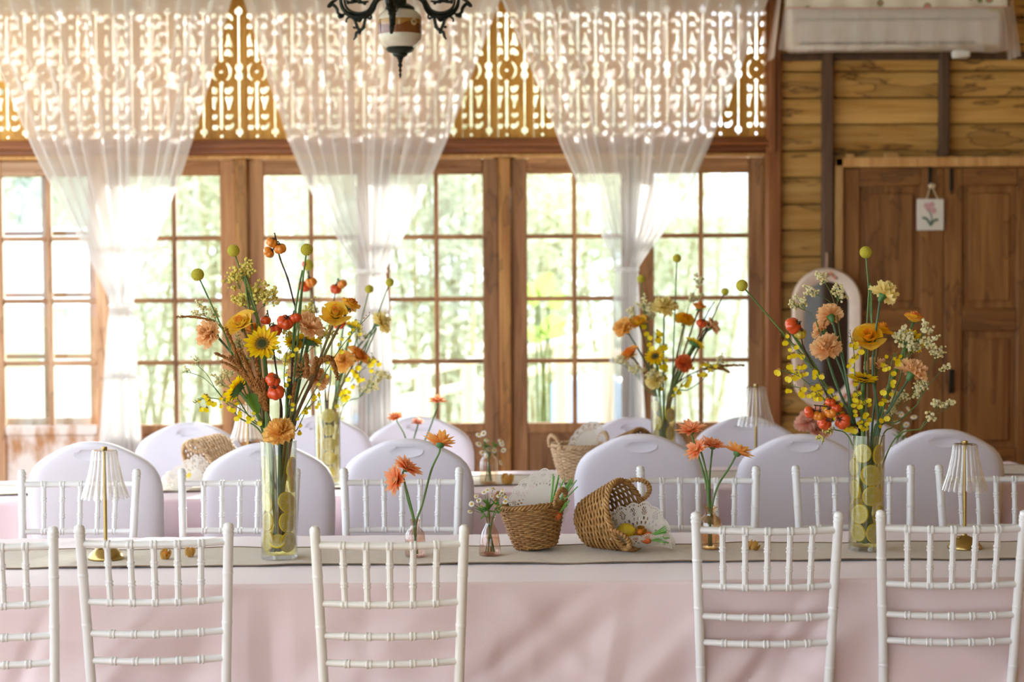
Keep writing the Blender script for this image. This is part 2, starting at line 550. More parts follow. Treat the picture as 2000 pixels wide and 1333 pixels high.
def inside(c, p):
    r = False
    for (x0, y0), (x1, y1) in zip(p, p[1:] + p[:1]):
        if (y0 > c[1]) != (y1 > c[1]) and c[0] < (x1 - x0) * (c[1] - y0) / (y1 - y0) + x0: r = not r
    return r
tris = []
for f in cf_:
    c = sum((cv_[i] for i in f), Vector((0, 0))) / len(f)
    if inside(c, outer) and not any(inside(c, p) for p in holes): tris.append(tuple(f))
ecount = {}
for f in tris:
    for i in range(len(f)):
        e = (f[i], f[(i + 1) % len(f)])
        ecount[e] = 1
walls = [e for e in ecount if (e[1], e[0]) not in ecount]
nv_ = len(cv_)
fb = MB()
fb.add([(x * P2M, .009, -(y - 136) * P2M) for x, y in cv_] + [(x * P2M, -.009, -(y - 136) * P2M) for x, y in cv_],
       tris + [tuple(i + nv_ for i in f[::-1]) for f in tris] + [(a_, a_ + nv_, b_ + nv_, b_) for a_, b_ in walls])
fret_me = fb.mesh('fretwork_board', MT['fret'], smooth=False)
for k in range(-4, 22):
    u = 19 + 69.5 * k
    if u - 17 > 1496 or xw(u) < X_P[0] - .6: continue
    o = link('fretwork_board', fret_me, trans)
    o.location = (xw(u), WY + .035, zw(136))
# beam under the fretwork, its fillet, jamb trims
struct('trim_2', MB().box(XL, xw(1505), WY - .03, WY + .09, Z_BEAM0, Z_BEAM1, .01)
       .box(XL, xw(1512), WY - .055, WY - .03, zw(290), zw(278), .008), MT['beam'])
struct('trim_3', MB().box(xw(1494), xw(1524), WY - .05, WY + .10, 0, zw(-30), .01).box(xw(1499), xw(1512), WY - .07, WY - .05, Z_BEAM0, zw(-30), .006), MT['trimz'])
struct('trim_4', MB().box(X_LEFT, xw(1495), WY - .02, WY + .09, Z_DOOR, Z_BEAM0, .005), MT['frame'])
struct('trim_5', MB().box(XL, xw(1524), WY - .06, WY + .10, zw(-30), zw(-48), .01), MT['beam'])

# ---- six glazed door leaves between posts
for k, x in enumerate(X_P[:3]):
    struct('trim_%d' % (6 + k), MB().box(x - 12 * P2M, x + 12 * P2M, WY - .03, WY + .07, 0, Z_DOOR, .008).box(x - 20 * P2M, x + 20 * P2M, WY + .044, WY + .07, 0, Z_DOOR), MT['post'])
struct('trim_9', MB().box(X_P[3] - 6 * P2M, X_P[3] + 10 * P2M, WY - .02, WY + .08, 0, Z_DOOR, .006), MT['post'])
def french_leaf(n, x0, x1, worn=False, dy=0, dz=0):
    d = struct('door_%d' % n, None, None)
    d.location = (x0, WY + .02 + dy, dz)
    MD, MX = (MT['doorworn'], MT['doorwornx']) if worn else (MT['door'], MT['doorx'])
    w = x1 - x0
    st = 31 * P2M
    ym, yM = -.02, .022
    zt, zg1, zg0 = Z_DOOR - .004, zw(340), zw(827)
    bm_ = MT['worn'] if worn else MT['door']
    MB().box(0, st, ym, yM, .02, zt, .005).build('stile', MD, d)
    MB().box(w - st, w, ym, yM, .02, zt, .005).build('stile', MD, d)
    MB().box(st, w - st, ym, yM, zg1, zt, .005).build('top_rail', MX, d)
    MB().box(st, w - st, ym, yM, zg0 - .05, zg0, .005).build('lock_rail', bm_, d)
    MB().box(st, w - st, ym, yM, .02, .18, .005).build('bottom_rail', bm_, d)
    MB().box(st, w - st, ym + .012, yM - .012, .18, zg0 - .05).build('bottom_panel', bm_, d)
    mx = w / 2
    mh = 4.6 * P2M
    MB().box(mx - mh, mx + mh, ym + .006, yM - .004, zg0, zg1, .004).build('muntin', MD, d)
    zr = [zg0 + (zg1 - zg0) * k / 4 for k in range(5)]
    for z in zr[1:4]:
        MB().box(st, mx - mh, ym + .006, yM - .004, z - mh, z + mh, .004).build('muntin', MX, d)
        MB().box(mx + mh, w - st, ym + .006, yM - .004, z - mh, z + mh, .004).build('muntin', MX, d)
    for a, b in ((st, mx - mh), (mx + mh, w - st)):
        for z0, z1 in zip(zr, zr[1:]):
            MB().box(a + .001, b - .001, -.002, .002, z0 + .004, z1 - .004).build('pane', MT['glass'], d, smooth=False)
    return d
n = 1
for k in range(3):
    a, b = X_P[k] + 12.5 * P2M, X_P[k + 1] - (12.5 if k < 2 else 6.5) * P2M
    c = (a + b) / 2
    d1 = french_leaf(n, a, c - .002, worn=(k == 0))
    d2 = french_leaf(n + 1, c + .002, b)
    if k == 0: french_leaf(10, a - .045, c - .06, True, .11, .03)
    n += 2
    hx = (c - a) - .03
    h = MB().box(hx - .012, hx + .012, -.028, -.02, .80, 1.0, .003)
    h.tube(bez([(hx, -.028, .86), (hx, -.06, .875), (hx, -.06, .93), (hx, -.028, .945)], 5), .005, 6)
    h.build('handle', MT['iron'], d1)
# ---- brown panelled double door on the right
fr = struct('door_7', None, None)
zf = zw(312)
MB().box(X_DF, xw(1644), WY - .05, WY + .03, 0, zf, .006).build('frame_jamb', MT['frame'], fr)
MB().box(X_DF, XR, WY - .05, WY + .03, zw(331), zf, .006).build('frame_head', MT['frame'], fr)
for a, b, c in ((1650, 1666, .018), (1724, 1752, .02)):
    MB().box(xw(a), xw(b), WY - .04, WY, zf, zf + c, .003).build('frame_wedge', MT['frame'], fr)
def panel_leaf(parent, u0, u1, p0, p1):
    y0 = WY - .02
    x0, x1, q0, q1 = xw(u0), xw(u1), xw(p0), xw(p1)
    ztop = zw(332)
    MB().box(x0, q0, y0, y0 + .04, .02, ztop, .005).build('stile', MT['panel'], parent)
    MB().box(q1, x1, y0, y0 + .04, .02, ztop, .005).build('stile', MT['panel'], parent)
    for v0, v1 in ((332, 368), (607, 652), (880, 925)):
        MB().box(q0, q1, y0, y0 + .04, zw(v1), zw(v0), .005).build('rail', MT['panelx'], parent)
    MB().box(q0, q1, y0, y0 + .04, .02, .2, .005).build('rail', MT['panelx'], parent)
    for v0, v1 in ((368, 607), (652, 880)):
        z0, z1 = zw(v1), zw(v0)
        p = MB().box(q0, q1, y0 + .02, y0 + .035, z0, z1)
        p.box(q0 + .035, q1 - .035, y0 + .008, y0 + .02, z0 + .035, z1 - .035, .008)
        p.build('panel', MT['panel'], parent)
    MB().box(q0, q1, y0 + .02, y0 + .035, .2, zw(925)).build('panel', MT['panel'], parent)
panel_leaf(fr, 1645, 1841, 1677, 1796)
d8 = struct('door_8', None, None)
panel_leaf(d8, 1842, 2038, 1877, 1984)
struct('door_9', MB().box(xw(2038), XR, WY - .02, WY + .02, 0, zw(332), .005), MT['panel'])
for u, v, par in ((1816, 350, fr), (1858, 352, d8)):
    p = AT(u, v, WY - .025)
    MB().box(p.x - .008, p.x + .008, WY - .032, WY - .02, p.z - .05, p.z + .06, .002).tube([(p.x, WY - .036, p.z - .07), (p.x, WY - .036, p.z + .05)], .005, 6).build('bolt', MT['iron'], par)
p = AT(1858, 745, WY - .02)
MB().box(p.x - .012, p.x + .012, WY - .03, WY - .02, p.z - .06, p.z + .06, .003).tube(bez([(p.x, WY - .03, p.z + .04), (p.x, WY - .055, p.z + .03), (p.x, WY - .055, p.z - .02), (p.x, WY - .03, p.z - .035)], 5), .005, 6).build('handle', MT['iron'], d8)

# ================================================================== CURTAINS
def SHEER(name, opac, col='#fdfbfa'):
    m, nt, b, out = new_mat(name)
    nt.nodes.remove(b)
    d = N(nt, 'ShaderNodeBsdfDiffuse'); d.inputs['Color'].default_value = (*lin(col), 1)
    t = N(nt, 'ShaderNodeBsdfTranslucent'); t.inputs['Color'].default_value = (*lin(col), 1)
    m1 = N(nt, 'ShaderNodeMixShader', Fac=.5)
    nt.links.new(d.outputs[0], m1.inputs[1]); nt.links.new(t.outputs[0], m1.inputs[2])
    tr = N(nt, 'ShaderNodeBsdfTransparent')
    m2 = N(nt, 'ShaderNodeMixShader', Fac=opac)
    nt.links.new(tr.outputs[0], m2.inputs[1]); nt.links.new(m1.outputs[0], m2.inputs[2])
    nt.links.new(m2.outputs[0], out.inputs['Surface'])
    return m
MT['sheer'] = SHEER('sheer_voile', .68)
MT['sheer2'] = SHEER('sheer_voile_hem', .7)
CY_ = WY - .17
def curtain(label, left, right, vk, tail, seed, group):
    r_ = random.Random(seed)
    t = thing('sheer_curtain', label, 'curtain', (0, 0, 0), 0, group)
    nf = 11
    ph = [r_.uniform(-.5, .5) for _ in range(nf + 2)]
    vbot = 1180
    def pt(s, j):
        v = -34 + (vbot + 34) * j
        if v < vk:
            l, rr = interp(left, v), interp(right, v)
            g = max(0.0, (vk - v) / vk)
            amp = .022 + .022 * (1 - g) ** 2 - (.016 if v > vk - 30 else 0)
        else:
            l, rr = interp(tail[0], v), interp(tail[1], v)
            g = 0
            amp = .012 + .03 * min(1, (v - vk) / 250)
        q = s * nf
        kk = int(min(q, nf - 1e-6))
        loc = ph[kk] * (1 - (q - kk)) + ph[kk + 1] * (q - kk)
        sx = s + .018 * math.sin(2 * math.pi * (q * 1.0 + loc)) * (1 if 0 < s < 1 else 0)
        p = AT(l + (rr - l) * sx, v, CY_)
        y = CY_ + amp * math.sin(2 * math.pi * (q + loc)) + amp * .2 * math.sin(2 * math.pi * (1.7 * q + seed))
        return (p.x, y, p.z)
    MB().grid(pt, 190, 96).build('drape', MT['sheer'], t)
    def hd(s, j):
        p = pt(s, 0)
        z0, z1 = zw(-34, CY_), zw(25, CY_)
        v = -34 + 59 * j
        l, rr = interp(left, v), interp(right, v)
        q = pt(s, (v + 34) / (vbot + 34))
        return (q[0], q[1] - .006, q[2])
    MB().grid(hd, 190, 6).build('header_band', MT['sheer2'], t)
    kl, kr = interp(left, vk), interp(right, vk)
    a, b = AT(kl - 2, vk, CY_), AT(kr + 2, vk, CY_)
    c = (a + b) / 2
    rx = (b - a).length / 2
    MB().grid(lambda s, j: (c.x + (rx + .006 * math.sin(j * math.pi)) * math.cos(2 * math.pi * s), c.y + (.05 + .004 * math.sin(9 * 2 * math.pi * s) + .005 * math.sin(j * math.pi)) * math.sin(2 * math.pi * s), c.z + .012 - .024 * j), 60, 5, cu=True).build('tie_band', MT['sheer2'], t)
    return t
CG = 'sheer curtains tied over the glazed doors'
curtain('sheer white curtain tied in front of the worn-paint door, with no chandelier before it',
        [(-40, -66), (0, -52), (125, 0), (305, 75), (450, 150), (540, 195), (575, 212), (597, 216)],
        [(-40, 466), (0, 453), (200, 400), (330, 360), (440, 318), (540, 280), (575, 266), (597, 260)], 597,
        [[(597, 216), (640, 211), (740, 205), (870, 197), (1180, 190)], [(597, 260), (640, 266), (740, 270), (870, 279), (1180, 290)]], 3, CG)
curtain('sheer white curtain tied behind the hanging ceramic oil lamp',
        [(-40, 462), (0, 476), (150, 520), (270, 560), (340, 588), (430, 636), (500, 680), (530, 698)],
        [(-40, 990), (0, 977), (100, 940), (260, 880), (330, 850), (440, 802), (500, 768), (530, 752)], 530,
        [[(530, 698), (570, 692), (700, 688), (870, 678), (1180, 668)], [(530, 752), (570, 758), (700, 765), (870, 776), (1180, 786)]], 5, CG)
curtain('sheer white curtain tied above the upright picnic basket beside the boarded wall bay',
        [(-40, 968), (0, 985), (180, 1060), (290, 1100), (400, 1148), (480, 1184), (527, 1203)],
        [(-40, 1516), (0, 1500), (150, 1440), (270, 1392), (370, 1348), (450, 1300), (500, 1262), (527, 1244)], 527,
        [[(527, 1203), (570, 1199), (750, 1188), (850, 1180), (1180, 1170)], [(527, 1244), (570, 1248), (750, 1256), (850, 1262), (1180, 1272)]], 8, CG)
rod = thing('curtain_rod', 'dark curtain rod above the fretwork carrying three sheer curtains', 'rod', (0, CY_, zw(-36, CY_)))
MB().tube([(xw(-70, CY_), 0, 0), (xw(1530, CY_), 0, 0)], .012, 10).build('pole', MT['stud'], rod)
for u in (-60, 465, 980, 1522):
    MB().tube([(xw(u, CY_), 0, 0), (xw(u, CY_), .12, 0)], .008, 8).build('bracket', MT['iron'], rod)

# ================================================================== TABLES
TZ = .76
def table_set(fl, fr_, depth, z0, bmat, lab_t, lab_c, lab_r, runner, seed, ext=(.35, .35), drop=.29):
    """fl, fr_: front edge points on the top plane; returns the frame (origin, x axis, y axis, length)"""
    a, b = Vector(fl), Vector(fr_)
    ex = (b - a).normalized()
    ey = Vector((-ex.y, ex.x, 0))
    a -= ex * ext[0]
    b += ex * ext[1]
    L = (b - a).length
    rz = math.atan2(ex.y, ex.x)
    org = Vector((a.x, a.y, 0))
    t = thing('trestle_table', lab_t, 'table', org, rz)
    MB().box(.01, L - .01, .01, depth - .01, TZ - .035, TZ - .008, .004).build('tabletop', MT['frame'], t)
    for x in (.15, L / 2 - .02, L - .15):
        for y in (.1, depth - .1):
            MB().tube([(x, y, 0), (x, y, TZ - .035)], .018, 8).build('leg', MT['iron'], t)
    c = thing('tablecloth', lab_c, 'tablecloth', org, rz)
    r_ = random.Random(seed)
    wr = [(r_.uniform(0, L), r_.uniform(.03, .15), r_.uniform(-1.3, 1.3), r_.uniform(.005, .019) * r_.choice((-1, 1)), k_ % 2) for k_ in range(int(L * 11))]
    def relief(x, q):                    # soft creases in the hanging part
        s = 0
        for x0, w, sl, am, kd in wr:
            d = (x - x0 - sl * q) / w
            if abs(d) < 3: s += am * (math.exp(-d * d * 2.2) if kd else .75 * max(0, 1 - abs(d))) * min(1, q * 6)
        return s + .004 * math.sin(x * 9 + seed) * min(1, q * 5)
    top = MB()
    top.grid(lambda s, j: (s * L, j * depth, TZ + .0005 * math.sin(s * 160) * math.sin(j * 5)), 120, 8)
    top.build('cloth_top', bmat, c)
    def side(sgn, y):
        def fn(s, j):
            q = j * drop
            rr = .008
            e = min(q / rr, 1.0)
            off = rr * math.sin(e * math.pi / 2)
            return (s * L, y + sgn * (off + .012 * q / drop + relief(s * L, q) + .004 * j), TZ - rr * (1 - math.cos(e * math.pi / 2)) - max(0, q - rr) - .006 * j * math.sin(s * L * 5))
        return fn
    js = 26
    MB().grid(lambda s, j: side(-1, 0)(s, j ** 1.5), 420, js).build('front_drop', bmat, c)
    MB().grid(lambda s, j: side(1, depth)(1 - s, j ** 1.5), 160, 14).build('back_drop', bmat, c)
    for x, sg in ((0, -1), (L, 1)):
        MB().grid(lambda s, j: (x + sg * (.006 + .02 * j + .006 * math.sin(s * 14) * j), s * depth, TZ - .001 - drop * j), 30, 12).build('end_drop', bmat, c)
    ru = thing('table_runner', lab_r, 'runner', org, rz)
    y0, y1 = runner
    def rf(s, j):
        x = s * L
        y = y0 + (y1 - y0) * j + .005 * math.sin(x * 5 + seed) + .003 * math.sin(x * 17)
        zz = .0022 + .0016 * (1 + math.sin(x * 13 + j * 3)) * (abs(2 * j - 1) ** 3) + .0008 * (1 + math.sin(x * 31))
        return (x - .02, y, TZ + zz)
    MB().grid(rf, 220, 12).build('linen', MT['runner'], ru)
    for j in (0, 1):
        MB().tube([Vector(rf(k / 219, j)) + Vector((0, 0, .0008)) for k in range(220)], .0016, 5).build('hem', MT['hem'], ru)
    return org, ex, ey, L
T1 = table_set(ON(0, 1146, TZ), ON(2000, 1127, TZ), .79, 0, MT['cloth'],
               'long trestle table under the pink cloth nearest the camera', 'blush pink tablecloth with creases on the long table in front',
               'natural linen runner along the front pink table', (.25, .545), 2)
T2 = table_set(ON(330, 976, TZ), ON(1420, 953, TZ), .64, 0, MT['cloth2'],
               'second trestle table under pink cloth by the glazed doors', 'pink tablecloth on the second table behind the covered chairs',
               'pale linen runner along the second table by the doors', (.18, .46), 5, ext=(1.1, 1.3))

# ================================================================== WHITE CHIAVARI CHAIRS
def ringed(mb, p0, p1, r, rings, n=10, rr=1.35, w=.004, bow=(0, 0, 0)):
    """a turned rod with raised rings at the given fractions"""
    p0, p1, bow = Vector(p0), Vector(p1), Vector(bow)
    L = (p1 - p0).length
    ts = [(0, 1), (1, 1)] + [(k / 8, 1) for k in range(1, 8)]
    for f in rings:
        d = w / L
        ts = [t for t in ts if abs(t[0] - f) > d * 1.6]
        ts += [(f - d, 1), (f - d * .6, rr), (f + d * .6, rr), (f + d, 1)]
    ts.sort()
    mb.tube([p0.lerp(p1, t) + bow * (4 * t * (1 - t)) for t, _ in ts], [r * k for _, k in ts], n)
def chiavari(name, label, m, plain=False):
    t = thing(name, label, 'chair')
    HT = .94
    def post(z):                          # half width and y of the back post's axis at height z (leans back)
        k = (z - .45) / (HT - .45)
        return .154 + .0185 * k, (.03 - .045 * k - .015 * k * k) if z > .45 else .03 - .08 * (.45 - z) / .45
    for s in (-1, 1):
        zs = [.0, .2, .45, .6, .75, .90]
        pts = [Vector((s * post(z)[0], post(z)[1], z)) for z in zs]
        mb = MB()
        path = bez(pts, 6)
        mb.tube(path, [.0092 + .0026 * min(1, p.z / .4) for p in path], 12)
        top = Vector((s * post(.90)[0], post(.90)[1], .90))
        ax = Vector((s * (post(.94)[0] - post(.90)[0]), post(.94)[1] - post(.90)[1], .04)).normalized()
        prof = [(0, .0118), (.018, .0119), (.026, .0122), (.034, .0116), (.04, .006)] if plain else [(0, .0118), (.012, .0118), (.013, .0132), (.018, .0132), (.019, .0117), (.022, .0117), (.023, .0134), (.028, .0134), (.029, .0118), (.035, .0117), (.038, .0092), (.0405, .004)]
        mb.tube([top + ax * d for d, _ in prof], [r for _, r in prof], 12)
        for zz in (.55, .70, .82):
            x, y = post(zz)
            mb.tube([(s * x, y, zz - .004), (s * x, y, zz - .0025), (s * x, y, zz + .0025), (s * x, y, zz + .004)], [.0118, .0127, .0127, .0118], 12, cap=False)
        mb.build('back_post', m, t)
    zr = [.895, .756, .679, .613]
    fx = [1 / 6 + k / 6 * (1.0) for k in range(5)]
    def rp(z, f):
        x, y = post(z)
        return Vector((-x + .008 + (2 * x - .016) * f, y, z)) + Vector((0, -.018, -.002)) * (4 * f * (1 - f))
    for i, z in enumerate(zr):
        mb = MB()
        rings = []
        for f in fx: rings += [f - .013, f + .013]
        ringed(mb, rp(z, 0), rp(z, 1), .0084 if i else .0088, rings, 10, 1.28, .0032, (0, -.018, -.002))
        mb.build('back_rail', m, t)
    for f in fx:
        mb = MB()
        ringed(mb, rp(zr[1], f), rp(zr[0], f), .0072, [.30, .36, .64, .70, .94], 8, 1.3, .003)
        mb.build('spindle', m, t)
    # seat with a thin pad, front legs, stretchers
    mb = MB()
    def seat(s, j): return None
    MB().box(-.185, .185, .03, .41, .405, .43, .01).build('seat', m, t)
    MB().box(-.175, .175, .04, .40, .43, .452, .012).build('seat_pad', MT['cloth'], t)
    for s in (-1, 1):
        mb = MB()
        ringed(mb, (s * .17, .395, .405), (s * .175, .41, 0), .0105, [.2, .5, .8], 10, 1.25)
        mb.build('front_leg', m, t)
        mb = MB()
        ringed(mb, (s * .171, .40, .2), (s * .155, .0, .2), .0065, [.3, .7], 8)
        mb.build('stretcher', m, t)
    mb = MB()
    ringed(mb, (-.173, .405, .24), (.173, .405, .24), .0065, [.3, .5, .7], 8)
    mb.build('stretcher', m, t)
    return t
GCF, GCB = 'white chiavari chairs along the near side of the front table', 'white chiavari chairs along the far side of the front table'
ch_w = chiavari('chiavari_chair', '', MT['white'])
ch_i = chiavari('chiavari_chair', '', MT['ivory'], True)
NEAR = [(-42, 1030, ch_w, 0, 'white chiavari chair nearest the front table end, cut by the photo edge'),
        (299, 1024, None, 4.0, 'white chiavari chair with ringed finials in front of lamp and two loose physalis'),
        (760, 1027, ch_i, 2.0, 'ivory chiavari chair with plain rounded post tops, in front of the gerbera bottle'),
        (1494, 995, None, -2.0, 'white chiavari chair in front of the amber cut-glass bottle and a physalis'),
        (1860, 996, None, -3.0, 'white chiavari chair in front of the brass lamp that stands beside the rose vase')]
def front_y(T, x): return T[0].y + (x - T[0].x) * T[1].y / T[1].x
def cy(p): return min(p.y + .03, front_y(T1, p.x) - .062)
for u, v, proto, rz, lab in NEAR:
    p = ON(u, v, .94)
    if proto is None: dup(ch_w, lab, (p.x, cy(p), 0), R(rz), GCF)
    else:
        proto.location = (p.x, cy(p), 0); proto.rotation_euler = (0, 0, R(rz)); proto['label'] = lab; proto['group'] = GCF
FAR = [(128, 929, 'white chiavari chair back across the front table, behind the lamp beside two physalis'),
       (457, 922, 'white chiavari chair back half hidden by the lemon vase with three pumpkin sprigs'),
       (784, 915, 'white chiavari chair back across the front table, behind the gerberas in the blush bottle'),
       (1367, 915, 'white chiavari chair back across the front table, behind the tipped basket and amber bottle'),
       (1672, 912, 'white chiavari chair back across the front table, behind the lemon vase with roses'),
       (1998, 928, 'white chiavari chair back across the front table, behind the lamp shade at the photo edge')]
for u, v, lab in FAR:
    p = ON(u, v, .94)
    dup(ch_w, lab, (p.x, max(p.y, 5.33) - .03, 0), R(180 + rnd.uniform(-3, 3)), GCB)

# ================================================================== COVERED BANQUET CHAIRS
def covered_chair(name, label):
    t = thing(name, label, 'chair')
    W, HT = .222, .955
    out = [(0, 0), (.03, -.001), (.06, -.006), (.09, -.016), (.12, -.030), (.15, -.046), (.178, -.064), (.198, -.084), (.212, -.110), (.220, -.145), (.2215, -.19), (.219, -.26), (.214, -.36), (.205, -.48), (.200, -.955)]
    def wid(z):                            # half width at height z below the peak
        return interp([(-b, a) for a, b in out], -z)
    mb = MB()
    nz, nx = 60, 41
    zs = [0] + [.955 * (k / (nz - 1)) ** 1.6 for k in range(1, nz)]
    def yc(z):                             # y of the back's centre plane; z measured from floor
        return .02 - .10 * max(0, (z - .45)) / .5 if z > .45 else .02 - .05 * (.45 - z) / .45
    vs, fs = [], []
    for d in zs:
        w = wid(-d)
        z = HT - d
        for side in (-1, 1):
            for k in range(nx):
                f = -1 + 2 * k / (nx - 1)
                th = .021 * (1 - abs(f) ** 14) * min(1, (d / .012) ** .5) + .001
                bowl = .009 * (1 - f * f) * (1 if d < .55 else .3)
                vs.append((f * w, yc(z) + side * th - bowl, z))
    rowlen = 2 * nx
    for i in range(len(zs) - 1):
        for sd in (0, 1):
            for k in range(nx - 1):
                a = i * rowlen + sd * nx + k
                q = (a, a + 1, a + 1 + rowlen, a + rowlen)
                ex = sum(vs[w_][0] for w_ in q) / 4 / .050
                ez = (sum(vs[w_][2] for w_ in q) / 4 - HT + .040) / .0155
                if ex * ex + ez * ez < 1: continue
                fs.append(q if sd == 0 else q[::-1])
        for k in (0, nx - 1):
            a = i * rowlen + k
            fs.append((a, a + nx, a + nx + rowlen, a + rowlen))
    for k in range(nx - 1): fs.append((k, k + 1, nx + k + 1, nx + k))
    mb.add(vs, fs)
    mb.build('cover_back', MT['spandex'], t, ang=60)
    # the cover dips into the hand hole at the crest
    for sd in (-1, 1):
        mb = MB()
        mb.grid(lambda s, j: (.056 * j * math.cos(2 * math.pi * s), yc(HT - .035) - .009 + sd * (.0215 - .006 * (1 - j * j)), HT - .040 + .0205 * j * math.sin(2 * math.pi * s)), 28, 6, cu=True)
        mb.build('hand_hole', MT['spandex'], t)
    # seat and stretched skirt to four feet
    def skirt(s, j):
        a = 2 * math.pi * s
        c, q = math.cos(a), math.sin(a)
        k = 1 / max(abs(c), abs(q)) ** .85
        taper = 1 - .10 * math.sin(math.pi * j) * (1 - abs(math.sin(2 * a)))
        return (.205 * c * k * taper, .225 + .20 * q * k * taper, .45 * (1 - j))
    MB().grid(skirt, 48, 10, cu=True).build('cover_skirt', MT['spandex'], t, ang=60)
    MB().box(-.205, .205, .03, .425, .43, .468, .016).build('cover_seat', MT['spandex'], t)
    return t
GS1, GS2 = 'white covered chairs on the near side of the second table', 'white covered chairs on the far side of the second table'
SP = [(180, 863, 6.0, 0, 'white spandex covered chair behind the table lamp in front of the worn-paint door'),
      (519, 865, 6.02, 1, 'white spandex covered chair directly behind the lemon vase with sunflowers'),
      (795, 857, 6.05, -1, 'white spandex covered chair behind the tall single gerbera'),
      (1250, 848, 6.06, 0, 'white spandex covered chair behind the tipped wicker basket'),
      (1565, 848, 6.08, 1, 'white spandex covered chair between the orange gerberas and the lemon vase with roses'),
      (1842, 839, 6.10, 0, 'white spandex covered chair behind the lamp and in front of the brown panelled door')]
ch_s = covered_chair('covered_chair', '')
for k, (u, v, y, rz, lab) in enumerate(SP):
    y = front_y(T2, xw(u, y)) - .20
    p = AT(u, v, y)
    s = p.z / .955
    if k: dup(ch_s, lab, (p.x, y + .085, 0), R(rz), GS1, (1, 1, s))
    else:
        ch_s.location = (p.x, y + .085, 0); ch_s['label'] = lab; ch_s['group'] = GS1; ch_s.scale = (1, 1, s)
for u, v, y, rz, lab in [(372, 825, 7.12, 0, 'white covered chair across the second table, behind the tipped pale basket'),
                         (622, 812, 7.15, 0, 'white covered chair across the second table, behind the farther lemon vase and curtain tail'),
                         (819, 814, 7.2, 0, 'white covered chair across the second table, behind the small farther gerberas'),
                         (1236, 815, 7.2, 0, 'white covered chair across the second table, behind the upright pale basket'),
                         (1456, 814, 7.22, 0, 'white covered chair across the second table, behind the farther lamp by the boarded wall'),
                         (1672, 816, 7.24, 0, 'white covered chair across the second table, behind the coral blooms and mirror')]:
    p = AT(u, v, y)
    dup(ch_s, lab, (p.x, y - .085, 0), R(180 + rz), GS2, (1, 1, p.z / .955))

# ================================================================== OUTSIDE
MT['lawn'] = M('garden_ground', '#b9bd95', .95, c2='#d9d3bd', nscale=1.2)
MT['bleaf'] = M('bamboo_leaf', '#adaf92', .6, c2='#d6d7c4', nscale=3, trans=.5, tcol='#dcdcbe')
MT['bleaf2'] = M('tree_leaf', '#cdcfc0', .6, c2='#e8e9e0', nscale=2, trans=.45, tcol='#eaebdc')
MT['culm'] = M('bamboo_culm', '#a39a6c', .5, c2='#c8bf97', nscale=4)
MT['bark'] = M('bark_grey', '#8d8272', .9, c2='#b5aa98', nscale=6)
MT['wpaint'] = M('white_paint', '#f2efe8', .6)
MT['creamp'] = M('cream_paint', '#efe3c4', .6)
MT['bluepl'] = M('blue_plastic', '#a9c0dc', .4)
MT['lime'] = M('lime_leaf', '#9cbf70', .4, trans=.4, tcol='#b8d080')
MT['shed'] = M('pale_render', '#dfe3e6', .8, c2='#eef0f0', nscale=2)
GZ = -.45
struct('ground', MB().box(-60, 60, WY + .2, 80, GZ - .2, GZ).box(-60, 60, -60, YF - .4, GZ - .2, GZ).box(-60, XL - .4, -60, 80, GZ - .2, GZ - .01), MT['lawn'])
def leaves(n, fn, L, W, seed):
    r_ = random.Random(seed)
    vs, fs = [], []
    for _ in range(n):
        c = fn(r_)
        d = Vector((r_.gauss(0, 1), r_.gauss(0, 1), r_.gauss(-.4, .8))).normalized()
        e = d.cross(Vector((r_.gauss(0, 1), r_.gauss(0, 1), r_.gauss(0, 1)))).normalized()
        l, w = L * r_.uniform(.6, 1.3), W * r_.uniform(.7, 1.2)
        o = len(vs)
        vs += [c, c + d * l * .5 + e * w, c + d * l, c + d * l * .5 - e * w]
        fs.append((o, o + 1, o + 2, o + 3))
    return MB().add(vs, fs)
def bamboo(x, y, h, seed, label):
    r_ = random.Random(seed)
    t = thing('bamboo_clump', label, 'bamboo', (x, y, GZ), 0, 'bamboo clumps outside the glazed doors')
    tips = []
    for k in range(9):
        a = Vector((r_.uniform(-.6, .6), r_.uniform(-.4, .4), 0))
        b = a + Vector((r_.uniform(-.7, .7), r_.uniform(-.5, .3), h * r_.uniform(.8, 1.1)))
        p = bez([a, a.lerp(b, .5) + Vector((r_.uniform(-.1, .1), 0, .2)), b], 6)
        MB().tube(p, [.03 - .018 * i / len(p) for i in range(len(p))], 6).build('culm', MT['culm'], t)
        tips += p[3:]
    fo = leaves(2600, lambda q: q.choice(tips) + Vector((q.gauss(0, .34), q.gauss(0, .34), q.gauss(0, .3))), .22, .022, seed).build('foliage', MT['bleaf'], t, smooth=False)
    fo['kind'] = 'stuff'
BL_ = ['bamboo clump seen through the panes beside the worn-paint door', 'bamboo clump seen behind the first post between the doors', 'bamboo clump behind the panes above the sunflower vase', 'bamboo clump seen through the panes of the middle door',
       'bamboo clump just beside the centre post, beyond the sloping rail', 'bamboo clump beyond the upper end of the sloping rail', 'sparse bamboo clump beyond the big lime leaf']
for k, (x, y, h) in enumerate(((-3.6, 17.5, 4.6), (-2.5, 16.8, 4.3), (-1.7, 16.2, 4.6), (-.75, 16.6, 4.4), (-.1, 17.2, 4.6), (.7, 18.5, 4.0), (1.7, 19.5, 3.2))):
    bamboo(x, y, h, 40 + k, BL_[k])
